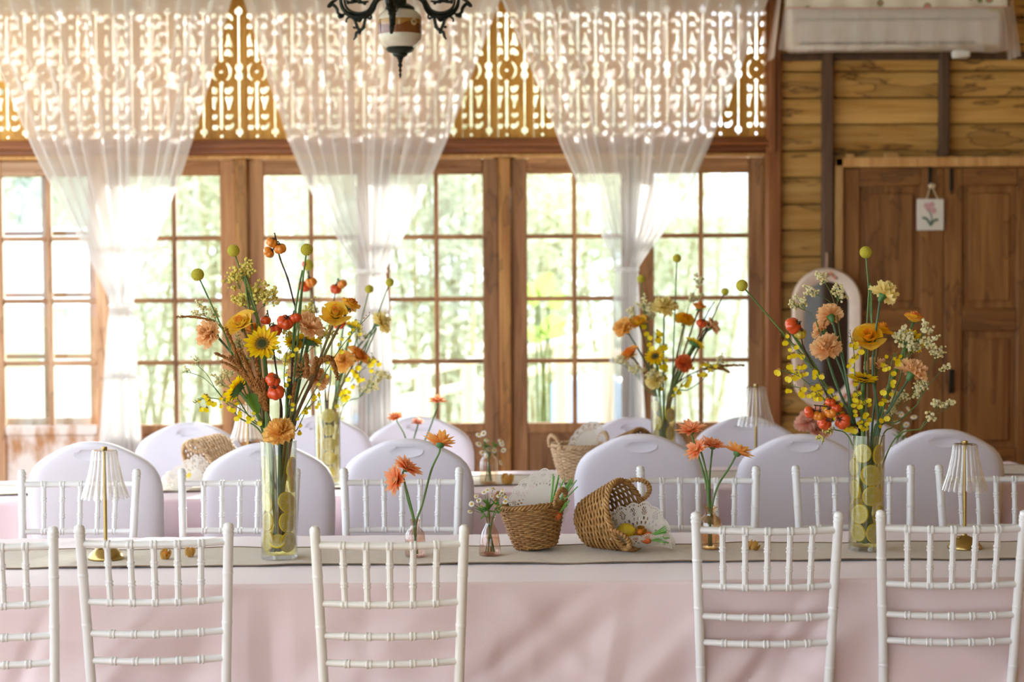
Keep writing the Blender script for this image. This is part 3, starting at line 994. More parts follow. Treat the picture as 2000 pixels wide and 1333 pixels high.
def tree(x, y, h, r, seed, label):
    t = thing('garden_tree', label, 'tree', (x, y, GZ), 0, 'trees at the back of the garden')
    MB().tube(bez([(0, 0, 0), (.1, 0, h * .4), (0, .1, h * .75)], 5), [.16 - .007 * i for i in range(11)], 8).build('trunk', MT['bark'], t)
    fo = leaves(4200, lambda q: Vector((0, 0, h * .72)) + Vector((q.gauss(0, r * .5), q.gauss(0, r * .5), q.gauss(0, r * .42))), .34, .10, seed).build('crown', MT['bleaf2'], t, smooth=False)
    fo['kind'] = 'stuff'
for k, (x, y, h, r, lb) in enumerate(((-6.6, 24, 5.5, 2.6, 'pale round tree beyond the worn-paint door'), (-3.2, 27, 6.5, 3.0, 'tall pale tree behind the bamboo by the first post'),
                                      (.6, 28, 6.5, 3.0, 'tall pale tree rising behind the centre post'), (4.4, 30, 4.6, 2.2, 'low hazy tree behind the panes of the last glazed door'))):
    tree(x, y, h, r, 80 + k, lb)
# sloping white handrail on turned balusters
rl = thing('sloping_railing', 'white painted sloping handrail with cream balusters outside the middle doors', 'railing', (0, 11.6, 0))
A_, B_ = AT(600, 775, 11.6), AT(1230, 640, 11.6)
for dz in (0, -.15):
    MB().tube([(A_.x, 0, A_.z + dz), (B_.x, 0, B_.z + dz)], .028, 8).build('rail', MT['wpaint'], rl)
for k in range(7):
    f = (k + .5) / 7
    x, z = A_.x + (B_.x - A_.x) * f, A_.z + (B_.z - A_.z) * f
    h = z - GZ
    MB().lathe([(.045, 0), (.045, .25), (.03, .28), (.05, .42), (.055, .55), (.03, .75), (.045, .8), (.045, h)], 12, (x, 0, GZ)).build('baluster', MT['creamp'], rl)
pl = thing('broadleaf_plant', 'bright lime broad leaves outside beside the centre post', 'plant', (AT(1060, 640, 10.4).x, 10.4, GZ))
px0 = pl.location.x
for k, (u, v, L, wd, a) in enumerate(((1075, 640, .17, .07, 20), (1050, 655, .14, .05, 160), (1062, 560, .16, .06, 60), (1040, 580, .15, .05, 110), (1085, 590, .13, .05, 35))):
    p = AT(u, v, 10.4)
    b = Vector((p.x - px0, 0, p.z - GZ))
    ca, sa = math.cos(R(a)), math.sin(R(a))
    MB().grid(lambda s, j: (b.x + ca * L * (j - .4) - sa * wd * (2 * s - 1) * math.sin(math.pi * min(1, j * .96 + .04)) ** .8, -.03 * abs(2 * s - 1) + .06 * j * j, b.z + sa * L * (j - .4) + ca * wd * (2 * s - 1) * math.sin(math.pi * min(1, j * .96 + .04)) ** .8), 7, 9).build('leaf', MT['lime'], pl)
    MB().tube(bez([(0, 0, 0), (b.x * .5, .02, b.z * .6), (b.x - ca * L * .4, 0, b.z - sa * L * .4)], 5), .006, 6).build('stalk', MT['stem'], pl)
def drum(u, v, y, lab):
    p = AT(u, v, y)
    t = thing('plastic_drum', lab, 'drum', (p.x, y, GZ))
    h = p.z - GZ
    MB().lathe([(0, 0), (.26, 0), (.28, .03), (.28, h * .3), (.295, h * .33), (.28, h * .36), (.28, h * .64), (.295, h * .67), (.28, h * .7), (.28, h - .05), (.24, h), (0, h)], 20).build('barrel', MT['bluepl'], t)
    MB().lathe([(0, 0), (.09, 0), (.09, .03), (0, .03)], 14, (.1, 0, h)).build('lid', MT['wpaint'], t)
drum(1150, 738, 13.2, 'blue plastic drum outside the door beside the third curtain')
drum(762, 795, 13.0, 'blue plastic drum outside below the handrail by the second curtain tail')
sh = thing('garden_shed', 'pale rendered garden shed with pitched roof seen beyond the worn-paint door', 'shed', (-4.55, 14.2, GZ))
MB().box(-1.0, 1.0, 0, 2, 0, 1.75).build('wall', MT['shed'], sh)
MB().add([(-1.2, -.2, 1.7), (1.2, -.2, 1.7), (1.2, 2.2, 1.7), (-1.2, 2.2, 1.7), (-1.2, 1, 2.35), (1.2, 1, 2.35)], [(0, 1, 5, 4), (2, 3, 4, 5), (0, 4, 3), (1, 2, 5), (0, 3, 2, 1)]).build('roof', MT['wpaint'], sh, smooth=False)
MB().box(.3, .8, -.03, .02, .7, 1.35, .01).build('window', MT['lawn'], sh)
MB().box(-.75, -.15, -.03, .02, 0, 1.4, .01).build('shed_door', MT['wpaint'], sh)
ho = thing('garden_house', 'long white house with pale roof behind the panes beside the boarded wall', 'house', (4.6, 22, GZ))
MB().box(-2.6, 2.6, 0, 4, 0, 2.7).build('wall', MT['wpaint'], ho)
MB().add([(-3, -.5, 2.6), (3, -.5, 2.6), (3, 4.5, 2.6), (-3, 4.5, 2.6), (-3, 2, 4.0), (3, 2, 4.0)], [(0, 1, 5, 4), (2, 3, 4, 5), (0, 4, 3), (1, 2, 5), (0, 3, 2, 1)]).build('roof', MT['shed'], ho, smooth=False)
for x in (-1.9, -.6, .9, 2.0):
    MB().box(x - .35, x + .35, -.04, .02, 1.0, 2.0, .01).build('window', MT['shed'], ho)

# ================================================================== LAMPS
def table_lamp(name, label):
    t = thing(name, label, 'lamp')
    MB().lathe([(0, .0), (.047, 0), (.048, .004), (.046, .009), (.040, .018), (.028, .028), (.015, .034), (.007, .037), (.006, .04)], 40).build('base', MT['brass'], t)
    MB().tube([(0, 0, .036), (0, 0, .29)], .0048, 12).build('pole', MT['brass'], t)
    prof = [(.028, .292), (.031, .288), (.033, .27), (.036, .25), (.040, .23), (.0455, .205), (.052, .185), (.0585, .168)]
    nr = 20
    n = nr * 6
    def rf(r, z, w, i):
        return r * (1 + .10 * abs(math.sin(w * nr / 2)))
    mb = MB()
    mb.lathe(prof, n, rf=rf)
    zb = .168
    o = (len(prof) - 1) * n
    for j in range(n):                      # scalloped hem
        w = 2 * math.pi * j / n
        x, y, z = mb.v[o + j]
        mb.v[o + j] = (x, y, z - .006 * abs(math.sin(w * nr / 2)))
    sh = mb.build('shade', MT['acrylic'], t)
    MB().lathe([(0, .291), (.03, .292), (.0295, .289), (0, .288)], 40).build('shade_top', MT['acrylic'], sh)
    MB().lathe([(0, .288), (.006, .289), (.008, .293), (.0075, .300), (0, .301)], 16).build('finial', MT['brass'], t)
    MB().lathe([(.004, 0), (.006, .001), (.006, .006), (0, .007)], 10, (-.016, -.014, .030)).build('switch', MT['brass'], t)
    return t
lp = table_lamp('table_lamp', 'brass table lamp with ribbed clear shade beside two loose physalis')
LG = 'small brass lamps with ribbed clear shades'
p = ON(207, 1092, TZ + .003)
lp.location = p; lp['group'] = LG; lp.rotation_euler = (0, 0, .3)
p2 = ON(1884, 1072, TZ + .003)
dup(lp, 'brass table lamp with ribbed clear shade beside the lemon vase with roses', p2, -.2, LG, .98)
q = AT(484, 822, 6.35); dup(lp, 'brass lamp with ribbed shade on the second table behind the sunflower bouquet', (q.x, front_y(T2, q.x) + .30, TZ + .003), .9, LG)
q = AT(1485, 778, 6.5); dup(lp, 'brass lamp with ribbed shade on the second table by the boarded wall', (q.x, front_y(T2, q.x) + .34, TZ + .003), 1.4, LG, 1.12)

# ================================================================== WICKER BASKETS
def WICK(name, a, b):
    return M(name, a, .5, c2=b, nscale=55, nstretch=(1, 1, 1.5), coat=.15)
MT['wick1'] = WICK('wicker_brown', '#8a5c2c', '#b98c50')
MT['wick2'] = WICK('wicker_honey', '#9a6a35', '#c59a5e')
MT['wick3'] = WICK('wicker_pale', '#c9a074', '#e3c8a0')
def basket(name, label, rb, rt, h, rows, stakes, m, group, sq=1.0):
    t = thing(name, label, 'basket', (0, 0, 0), 0, group)
    rad = lambda k: rb + (rt - rb) * k ** .85
    w = MB()
    seg = stakes * 4
    for i in range(rows):
        k = (i + .5) / rows
        z = .004 + (h - .008) * k
        R0 = rad(k)
        w.tube([((R0 + .0036 * math.cos(stakes / 2 * a + math.pi * i)) * math.cos(a), sq * (R0 + .0036 * math.cos(stakes / 2 * a + math.pi * i)) * math.sin(a), z + .0007 * math.sin(a * 7 + i * 2.1)) for a in (2 * math.pi * s / seg for s in range(seg))], h / rows * .50, 5, closed=True)
    wv = w.build('weave', m, t, ang=80)
    wv['kind'] = 'stuff'
    st = MB()
    for s in range(stakes):
        a = 2 * math.pi * (s + .5) / stakes
        st.tube([(rad(k) * math.cos(a), sq * rad(k) * math.sin(a), h * k) for k in (0, .33, .66, 1)], .0022, 5)
    st.build('stake', m, t, ang=80)['kind'] = 'stuff'
    bt = MB()
    for i in range(7):
        R0 = rb * (i + .6) / 7
        bt.tube([(R0 * math.cos(a), sq * R0 * math.sin(a), .003 + .0012 * math.cos(10 * a + math.pi * i)) for a in (2 * math.pi * s / 40 for s in range(40))], rb / 14 * 1.02, 5, closed=True)
    bt.build('base', m, t, ang=80)
    rm = MB()
    for ph in (0, 2.1, 4.2):
        rm.tube([((rt + .0045 * math.cos(16 * a + ph)) * math.cos(a), sq * (rt + .0045 * math.cos(16 * a + ph)) * math.sin(a), h + .0045 * math.sin(16 * a + ph)) for a in (2 * math.pi * s / 160 for s in range(160))], .0034, 6, closed=True)
    rm.build('rim', m, t, ang=80)
    for sg in (-1, 1):
        cen = Vector((sg * rt, 0, h))
        pth = [cen + Vector((sg * .012 * math.sin(math.pi * k / 20) + 0, sq * .034 * math.cos(math.pi * k / 20), .040 * math.sin(math.pi * k / 20) - .004)) for k in range(21)]
        hb = MB()
        hb.tube(pth, .0048, 8)
        wrap = []
        fr_ = frames(pth)
        NW = 14
        for k in range(NW * 8 + 1):
            f = k / (NW * 8) * 20
            i = min(int(f), 19)
            c = pth[i].lerp(pth[i + 1], f - i)
            a, b = fr_[i]
            ang = 2 * math.pi * k / 8
            wrap.append(c + (a * math.cos(ang) + b * math.sin(ang)) * .0052)
        hb.tube(wrap, .0024, 5)
        hb.build('handle', m, t, ang=80)
    return t
BG = 'small wicker picnic baskets'
bk1 = basket('wicker_basket', 'upright brown wicker basket lined with a doily, holding carrots', .055, .086, .117, 20, 28, MT['wick1'], BG)
pb = ON(1047, 1074, TZ + .003)
bk1.location = (pb.x, pb.y, TZ + .004)
bk1.rotation_euler = (R(1), R(-6), R(-28))
bk1.location.z = TZ + .010
bk2 = basket('wicker_basket', 'honey wicker basket tipped on its side with fruit spilling onto a doily', .056, .088, .122, 20, 28, MT['wick2'], BG)
pt_ = ON(1190, 1074, TZ + .003)
BK2 = Vector((pt_.x - .036, pt_.y + .035, TZ + .074))
axis2 = Vector((.74, -.50, .25)).normalized()     # mouth direction
q2 = axis2.to_track_quat('Z', 'Y')
bk2.matrix_world = Matrix.Translation(BK2 - axis2 * .03) @ q2.to_matrix().to_4x4() @ Matrix.Rotation(R(38), 4, 'Z') @ Matrix.Scale(1.08, 4)
bk3 = copy_tree(bk1)
bk3['label'] = 'upright pale wicker basket on the second table beside the centre post'
for ch in bk3.children:
    ch.data = ch.data.copy(); ch.data.materials[0] = MT['wick3']
q = AT(1130, 930, 6.4)
bk3.matrix_world = Matrix.Translation((q.x, front_y(T2, q.x) + .22, TZ + .006)) @ Matrix.Rotation(R(30), 4, 'Z') @ Matrix.Scale(1.12, 4)
B3 = Vector((q.x, front_y(T2, q.x) + .22, TZ))
bk4 = copy_tree(bk3)
bk4['label'] = 'brown wicker basket lying behind the covered chair, only its curved side showing'
for ch in bk4.children:
    ch.data = ch.data.copy(); ch.data.materials[0] = MT['wick1']
q = AT(1212, 880, 6.5)
ax4 = Vector((.75, -.6, .15)).normalized()
bk4.matrix_world = Matrix.Translation((q.x - .02, front_y(T2, q.x) + .36, TZ + .075)) @ ax4.to_track_quat('Z', 'Y').to_matrix().to_4x4() @ Matrix.Scale(1.08, 4)
bk5 = copy_tree(bk3)
bk5['label'] = 'pale wicker basket tipped over on the second table by the worn-paint door'
q = AT(408, 885, 6.3)
ax5 = Vector((-.62, -.55, -.36)).normalized()
B5 = Vector((q.x + .04, front_y(T2, q.x) + .30, TZ + .125))
bk5.matrix_world = Matrix.Translation(B5 - ax5 * .03) @ ax5.to_track_quat('Z', 'Y').to_matrix().to_4x4() @ Matrix.Rotation(R(60), 4, 'Z') @ Matrix.Scale(1.08, 4)

# ================================================================== PAPER DOILIES
MT['doily'] = M('doily_paper', '#f6f2ea', .8, trans=.35)
def doily(name, label, rad, fn, group='white paper lace doilies'):
    """lace disc: rings x segments of paper with the lace holes left out, mapped through fn(r, a) -> point"""
    t = thing(name, label, 'doily', (0, 0, 0), 0, group)
    ns, nr, sc = 192, 34, 16
    def hole(i, j):
        k = i % 12
        if j <= 17: return False
        if j in (19, 20): return k in (2, 3, 8, 9)
        if j in (22, 23): return k in (0, 1, 5, 6)
        if 24 < j < 30: return 2 < k < 9 and (k + j) % 2 == 0 and abs(k - 5.5) + abs(j - 27) < 4.4
        if j in (25, 26): return k in (0, 11)
        if j == 31: return k % 2 == 0
        if j == 29: return k in (0, 10)
        return False
    def pt(s, j):
        a = 2 * math.pi * s
        q = j
        sca = 1 + .055 * (abs(math.sin(a * sc / 2)) - .5) * max(0, (q - .7) / .3)
        return fn(max(q, .02) * rad * sca, a)
    MB().grid(pt, ns, nr, cu=True, drop=hole).build('lace_sheet', MT['doily'], t)
    return t
def dl1(r, a):       # stands in the upright basket, curling up over the rim behind
    x, y = r * math.cos(a), r * math.sin(a)
    return Vector((pb.x + .012 + x * .82 - .004, pb.y + .035 + .02 * math.sin(x * 22) + .30 * max(0, y) * .4 + .10 * x * x / .1 * .3, TZ + .122 + y * .92 + .01 * math.sin(x * 30)))
doily('paper_doily', 'white lace doily standing up out of the upright brown basket', .1, dl1)
bx2 = BK2 + axis2 * .085
side2 = axis2.cross(Vector((0, 0, 1))).normalized()
def dl2(r, a):       # lies from inside the tipped basket out on the runner, its far edge propped up
    x, y = r * math.cos(a), r * math.sin(a)
    base = Vector((BK2.x + .118 + x * .95, BK2.y - .052 + y * .62 - .10 * x * .3, 0))
    edge = max(0.0, y + .01)
    z = TZ + .012 + 1.15 * edge ** 1.35 * 2.0 + .55 * max(0, -y - .03) + .18 * max(0, -x) + max(0, -x - .03) * .25 + .05 * max(0, -y - .05) + .006 * math.sin(x * 40)
    return Vector((base.x, base.y - .3 * edge, z))
doily('paper_doily', 'white lace doily spilling from the tipped honey basket onto the runner', .1, dl2)
def dl3(r, a):
    x, y = r * math.cos(a), r * math.sin(a)
    return Vector((B3.x + .03 + x * .8, B3.y + .03 + .02 * math.sin(x * 25), B3.z + .145 + y * .8 + x * .3))
doily('paper_doily', 'white lace doily rising from the upright pale basket on the second table', .085, dl3)
def dl5(r, a):
    x, y = r * math.cos(a), r * math.sin(a)
    e = max(0, y)
    return Vector((B5.x - .105 + x * .9, B5.y - .09 + y * .5, TZ + .012 + e * 1.0 + .01 * math.sin(x * 40) + .01 * math.sin(y * 50 + 1) + max(0, x) * .3))
doily('paper_doily', 'crumpled white doily under the tipped pale basket on the second table', .1, dl5)

# ================================================================== FRUIT AND CARROTS
MT['lemon'] = M('lemon_skin', '#e3c62c', .45, bmp=(90, .15))
MT['orange'] = M('orange_berry', '#e58a1e', .3, coat=.3)
MT['husk'] = M('physalis_husk', '#b98632', .6, c2='#d8ae58', nscale=40, trans=.35)
MT['carrot'] = M('carrot_skin', '#e0702a', .5, c2='#c85a1c', nscale=30)
MT['carrotgreen'] = M('carrot_stalk', '#5f9a3f', .5, c2='#82b85a', nscale=15)
def physalis(label, loc, ax, s=1.0, group='physalis fruits'):
    t = thing('physalis', label, 'physalis', loc, 0, group)
    t.rotation_mode = 'QUATERNION'
    t.rotation_quaternion = Vector(ax).to_track_quat('Z', 'Y')
    t.scale = (s,) * 3
    MB().ball((0, 0, 0), .0075, 14, 10).build('berry', MT['orange'], t)
    for k in range(5):
        a0 = 2 * math.pi * k / 5
        MB().grid(lambda u_, j: ((.0085 + .0045 * math.sin(j * 2.2)) * math.cos(a0 + (u_ - .5) * 1.3 * (1 - .75 * abs(j - .45))), (.0085 + .0045 * math.sin(j * 2.2)) * math.sin(a0 + (u_ - .5) * 1.3 * (1 - .75 * abs(j - .45))), -.012 + .021 * j + .002 * abs(u_ - .5)), 5, 7).build('husk', MT['husk'], t)
    MB().tube(bez([(0, 0, -.012), (.002, 0, -.02), (.006, 0, -.025)], 4), .0011, 6).build('stalk', MT['husk'], t)
    return t
def on1(u, v, dz): 
    p_ = ON(u, v, TZ + .004); p_.z += dz; return p_
physalis('physalis with open husk on the runner, the one closer to the lamp', on1(323, 1092, .012), (.3, -.35, .8), 1.15)
physalis('physalis with open husk on the runner, the one closer to the sunflower vase', on1(371, 1087, .012), (.2, -.1, .95), 1.1)
physalis('physalis with folded back husk on the runner by the amber bottle', on1(1472, 1075, .011), (.5, .3, .6), 1.2)
q = AT(991, 943, 6.4)
physalis('closed golden physalis husk on the second table beside the chamomile bottle', (q.x, front_y(T2, q.x) + .20, TZ + .022), (.1, -.1, 1), 1.75)
def lemon(label, loc, ax, s=1.0):
    t = thing('lemon', label, 'lemon', loc)
    t.rotation_mode = 'QUATERNION'
    t.rotation_quaternion = Vector(ax).to_track_quat('Z', 'Y')
    t.scale = (s,) * 3
    MB().lathe([(0, -.036), (.005, -.035), (.008, -.031), (.018, -.024), (.025, -.010), (.0265, .002), (.024, .013), (.016, .025), (.007, .030), (.004, .034), (0, .035)], 20).build('peel', MT['lemon'], t)
    MB().ball((0, 0, -.036), .003, 8, 5).build('stem_end', MT['calyx'], t)
lemon('whole yellow lemon in the mouth of the tipped honey basket', BK2 + Vector((.080, -.058, -.018)), (.8, -.3, .2), .85)
lemon('whole lemon showing from the tipped pale basket on the second table', B5 + Vector((-.09, -.055, -.085)), (.9, .1, .1), 1.0)
physalis('orange physalis beside the lemon in the tipped basket', BK2 + Vector((.118, -.062, -.020)), (.2, -.9, .3), 1.35)
physalis('orange physalis at the doily edge deep in the tipped basket', BK2 + Vector((.032, -.06, -.02)), (.1, -.8, .5), 1.25)
physalis('dry physalis husk in front of the doily in the upright basket', Vector((pb.x + .012, pb.y - .03, TZ + .113)), (.1, -.5, .9), 1.4)
def carrot(label, loc, ax, L, nst, spread, group, seed, gl=.06):
    r_ = random.Random(seed)
    t = thing('carrot', label, 'carrot', loc, 0, group)
    t.rotation_mode = 'QUATERNION'
    t.rotation_quaternion = Vector(ax).to_track_quat('Z', 'Y')
    MB().lathe([(0, -L), (.003, -L * .9), (.008, -L * .45), (.0115, -.012), (.010, -.003), (.004, 0), (0, 0)], 16, rf=lambda r, z, w, i: r * (1 + .05 * math.sin(z * 900))).build('root', MT['carrot'], t)
    for k in range(nst):
        d = Vector((r_.uniform(-1, 1) * spread, r_.uniform(-1, 1) * spread, 1)).normalized() * gl * r_.uniform(.75, 1.15)
        MB().tube(bez([(0, 0, -.001), d * .5 + Vector((r_.uniform(-.003, .003), 0, 0)), d], 3), [.0022, .002, .002, .002, .0018, .0018, .0016], 6).build('stalk', MT['carrotgreen'], t)
CGp = 'small carrots with trimmed green stalks'
c0 = Vector((pb.x + .052, pb.y - .02, TZ + .112))
carrot('carrot with upright green stalks leaning on the doily in the upright basket', c0 + Vector((-.012, .02, .006)), (.25, 0, .95), .06, 8, .2, CGp, 1, .085)
carrot('carrot with the tallest green stalks by the handle of the upright basket', c0 + Vector((.006, .01, .008)), (.55, 0, .85), .06, 8, .2, CGp, 2, .088)
carrot('carrot tip showing low beside the wrapped handle of the upright basket', c0 + Vector((.012, -.02, -.002)), (.5, -.2, .75), .05, 4, .2, CGp, 3, .04)
c1 = BK2 + Vector((.150, -.080, -.036))
carrot('carrot in the tipped basket with stalks pointing up off the runner', c1 + Vector((.0, .0, .012)), (.85, -.1, .35), .055, 7, .3, CGp, 4, .04)
carrot('carrot in the tipped basket with stalks lying low on the doily', c1 + Vector((-.004, -.012, 0)), (.85, -.3, .02), .055, 7, .28, CGp, 5, .045)

# ================================================================== BOTTLES
def ribbed(nr, am): return lambda r, z, w, i: r * (1 + am * abs(math.sin(w * nr / 2)))
def bottle(name, label, loc, prof, m, rf=None, n=48, wl=.35, s=1.0, collar=None):
    t = thing(name, label, 'bottle', loc, 0, 'small glass flower bottles')
    t.scale = (s,) * 3
    MB().lathe(prof, n, rf=rf).build('glass_body', m, t)
    h = prof[-1][1]
    r0 = max(r for r, z in prof)
    MB().tube([((prof[-1][0]) * math.cos(a), (prof[-1][0]) * math.sin(a), h) for a in (2 * math.pi * k / 32 for k in range(32))], .0016, 6, closed=True).build('lip', m, t)
    wp = [(0, .004)] + [(max(r - .0025, 0), z) for r, z in prof if .004 <= z < h * wl]
    wp.append((wp[-1][0], h * wl)); wp.append((0, h * wl))
    MB().lathe(wp, 32).build('water', MT['bwater'], t)
    MB().lathe([(0, .0005), (prof[1][0] * .96, .0005), (prof[1][0] * .96, .0045), (0, .004)], 32).build('thick_base', m, t)
    return t
PB1 = on1(811, 1087, 0)
bottle('glass_bottle', 'blush ribbed glass bottle holding three orange gerberas', PB1, [(0, 0), (.0245, 0), (.026, .003), (.026, .045), (.0245, .060), (.019, .070), (.0125, .076), (.011, .082), (.0115, .092), (.0135, .097)], MT['pinkglass'], ribbed(18, .05), 108, .5)
PB2 = on1(957, 1084, 0)
bottle('glass_bottle', 'clear pink tapered bottle holding a bunch of chamomile', PB2, [(0, 0), (.028, 0), (.0295, .003), (.0265, .035), (.022, .060), (.014, .076), (.0115, .082), (.0115, .092), (.015, .102)], MT['pinkglass'], ribbed(8, .06), 64, .45)
PB3 = on1(1387, 1072, 0)
bottle('glass_bottle', 'amber cut-glass bottle holding four orange gerberas', PB3, [(0, 0), (.023, 0), (.0245, .003), (.0265, .025), (.031, .058), (.031, .072), (.025, .084), (.0155, .092), (.014, .100), (.019, .114)], MT['amberglass'], lambda r, z, w, i: r * (1 + .05 * abs(math.sin(w * 7 + z * 200)) * (z < .085)), 112, .4)
def on2(u, v, dy): 
    q_ = AT(u, v, 6.4); return Vector((q_.x, front_y(T2, q_.x) + dy, TZ + .004))
PB4 = on2(955, 940, .22)
bottle('glass_bottle', 'pale amber ribbed bottle with chamomile on the second table', PB4, [(0, 0), (.0245, 0), (.026, .003), (.026, .062), (.022, .074), (.014, .084), (.012, .09), (.0125, .10), (.015, .106)], MT['sageglass'], ribbed(18, .05), 108, .45, 1.2)
PB5 = on2(806, 940, .22)
bottle('glass_bottle', 'blush bottle hidden behind the covered chair with farther gerberas', PB5, [(0, 0), (.0245, 0), (.026, .003), (.026, .06), (.012, .082), (.0145, .1)], MT['pinkglass'], None, 32, .45)
PB6 = on2(1588, 940, .30)
bottle('glass_bottle', 'bottle with coral blooms on the second table by the boarded wall', PB6, [(0, 0), (.0245, 0), (.026, .003), (.026, .06), (.012, .082), (.0145, .1)], MT['pinkglass'], None, 32, .45)
PB7 = on2(1775, 940, .30)
bottle('glass_bottle', 'bottle with tall chamomile on the second table by the panelled door', PB7, [(0, 0), (.0245, 0), (.026, .003), (.026, .06), (.012, .082), (.0145, .1)], MT['sageglass'], None, 32, .45)

# ================================================================== LEMON VASES
MT['rind'] = M('lemon_rind', '#f8e444', .4, trans=.45, tcol='#fbe83c')
def PULP():
    m, nt, b, out = new_mat('lemon_pulp')
    v = coords(nt)
    sp = nt.nodes.new('ShaderNodeSeparateXYZ'); nt.links.new(v, sp.inputs[0])
    at = N(nt, 'ShaderNodeMath', operation='ARCTAN2'); nt.links.new(sp.outputs[1], at.inputs[0]); nt.links.new(sp.outputs[0], at.inputs[1])
    mu = N(nt, 'ShaderNodeMath', operation='MULTIPLY'); nt.links.new(at.outputs[0], mu.inputs[0]); mu.inputs[1].default_value = 4.5
    sn = N(nt, 'ShaderNodeMath', operation='SINE'); nt.links.new(mu.outputs[0], sn.inputs[0])
    ab = N(nt, 'ShaderNodeMath', operation='ABSOLUTE'); nt.links.new(sn.outputs[0], ab.inputs[0])
    c1 = ramp(nt, ab.outputs[0], [(0.0, '#fffdec'), (.14, '#fffdec'), (.34, '#efe06c'), (1.0, '#f4e88c')])
    ln = nt.nodes.new('ShaderNodeVectorMath'); ln.operation = 'LENGTH'; nt.links.new(v, ln.inputs[0])
    g = ramp(nt, ln.outputs['Value'], [(0.0, (1, 1, 1)), (.0035, (1, 1, 1)), (.006, (0, 0, 0)), (.0200, (0, 0, 0)), (.0215, (1, 1, 1))])
    mx = nt.nodes.new('ShaderNodeMix'); mx.data_type = 'RGBA'
    nt.links.new(g, mx.inputs['Factor']); nt.links.new(c1, mx.inputs['A']); mx.inputs['B'].default_value = (*lin('#fbf8dc'), 1)
    b.inputs['Roughness'].default_value = .3
    nt.links.new(mx.outputs['Result'], b.inputs['Base Color'])
    t = N(nt, 'ShaderNodeBsdfTranslucent'); nt.links.new(mx.outputs['Result'], t.inputs['Color'])
    ms = N(nt, 'ShaderNodeMixShader', Fac=.55)
    nt.links.new(b.outputs[0], ms.inputs[1]); nt.links.new(t.outputs[0], ms.inputs[2]); nt.links.new(ms.outputs[0], out.inputs['Surface'])
    return m
MT['pulp'] = PULP()
pulp_me = MB().lathe([(0, .003), (.0245, .003), (.0248, 0), (.0245, -.003), (0, -.003)], 28).mesh('flesh', MT['pulp'])
rind_me = MB().lathe([(.0243, .0032), (.0268, .0028), (.0275, 0), (.0268, -.0028), (.0243, -.0032)], 28).mesh('rind', MT['rind'])
def lemon_vase(label, base, s, slices, desc, hgt=.312, rad=.0485, wl=.27):
    t = thing('cylinder_vase', label, 'vase', base, 0, 'cylinder vases filled with lemon slices')
    t.scale = (s,) * 3
    MB().lathe([(0, 0), (rad - .002, 0), (rad, .002), (rad, hgt), (rad - .0025, hgt), (rad - .0025, .012), (0, .010)], 56).build('glass_wall', MT['vase'], t)
    MB().tube([((rad - .0012) * math.cos(a), (rad - .0012) * math.sin(a), hgt) for a in (2 * math.pi * k / 48 for k in range(48))], .0016, 6, closed=True).build('rim', MT['vase'], t)
    MB().lathe([(0, .0122), (rad - .0028, .0122), (rad - .0028, wl), (0, wl)], 48).build('water', MT['water'], t)
    d0 = math.sqrt((rad - .003) ** 2 - .0275 ** 2) - .002
    for i, (ang, z, tilt, fs) in enumerate(slices):       # ang: 0 faces the camera, + to the photo's right
        a = R(ang - 90)
        dirv = Vector((math.cos(a), math.sin(a), math.sin(R(tilt)))).normalized()
        dd = math.sqrt(max(1e-6, (rad - .003) ** 2 - (.0275 * fs) ** 2)) - .002
        pos = Vector((math.cos(a), math.sin(a), 0)) * dd + Vector((0, 0, z))
        o = link('lemon_slice', pulp_me)
        o.matrix_world = Matrix.Translation(base) @ Matrix.Scale(s, 4) @ aim(pos, dirv, fs, rnd.uniform(0, 6))
        sd = 'front' if abs(ang) <= 30 else ('back' if abs(ang) > 110 else ('worn-door side' if ang < 0 else 'boarded-wall side'))
        same = sorted(z_ for a_, z_, _t, _f in slices if ('front' if abs(a_) <= 30 else ('back' if abs(a_) > 110 else ('worn-door side' if a_ < 0 else 'boarded-wall side'))) == sd)
        rank = ['lowest', 'second lowest', 'third lowest', 'fourth lowest', 'fifth lowest', 'sixth lowest'][same.index(z)]
        tag(o, '%s lemon slice at the %s of the %s' % (rank, sd, desc), 'lemon slice', 'lemon slices in the ' + desc)
        link('rind', rind_me, o)
    return t
VFL, VFR = on1(546, 1090, 0), on1(1692, 1074, 0)
VFL.z = VFR.z = TZ + .004
lemon_vase('tall glass cylinder vase of lemon slices under the sunflower and pumpkin bouquet', VFL, 1.0,
           [(-52, .047, 10, .95), (50, .045, -5, 1), (0, .05, 70, .8), (-48, .100, 5, .9), (46, .098, 8, 1.0), (-58, .152, -8, 1.0), (44, .152, 15, 1.0), (80, .20, 10, .9), (75, .245, -10, .95), (180, .06, 0, 1), (160, .12, 0, 1), (-150, .18, 5, 1), (140, .23, 0, 1), (-85, .22, 0, .8)], 'sunflower vase')
lemon_vase('tall glass cylinder vase of lemon slices under the rose and oncidium bouquet', VFR, 1.0,
           [(28, .048, 5, 1.0), (-48, .05, -8, .9), (-42, .10, 10, .98), (62, .10, 0, .8), (14, .150, -6, 1.02), (-70, .165, 0, .95), (80, .155, 0, .9), (10, .205, 12, 1.08), (-78, .225, 0, .9), (-28, .265, 5, .92), (50, .262, -5, .95), (85, .21, 0, .9), (150, .06, 0, 1), (-150, .11, 0, 1), (170, .17, 0, 1), (-160, .23, 0, 1)], 'rose vase', wl=.285)
VBL, VBR = on2(642, 945, .30), on2(1304, 940, .34)
lemon_vase('cylinder vase with a column of lemon slices on the second table behind the sunflowers', VBL, .95,
           [(12, .05, 0, .9), (12, .103, 0, .95), (14, .155, 4, .95), (12, .208, 0, .8), (14, .262, 0, .98), (-75, .06, 0, 1), (-80, .13, 0, 1), (-72, .20, 0, 1), (85, .09, 0, .9), (85, .17, 0, .9), (85, .25, 0, .9)], 'farther vase by second curtain')
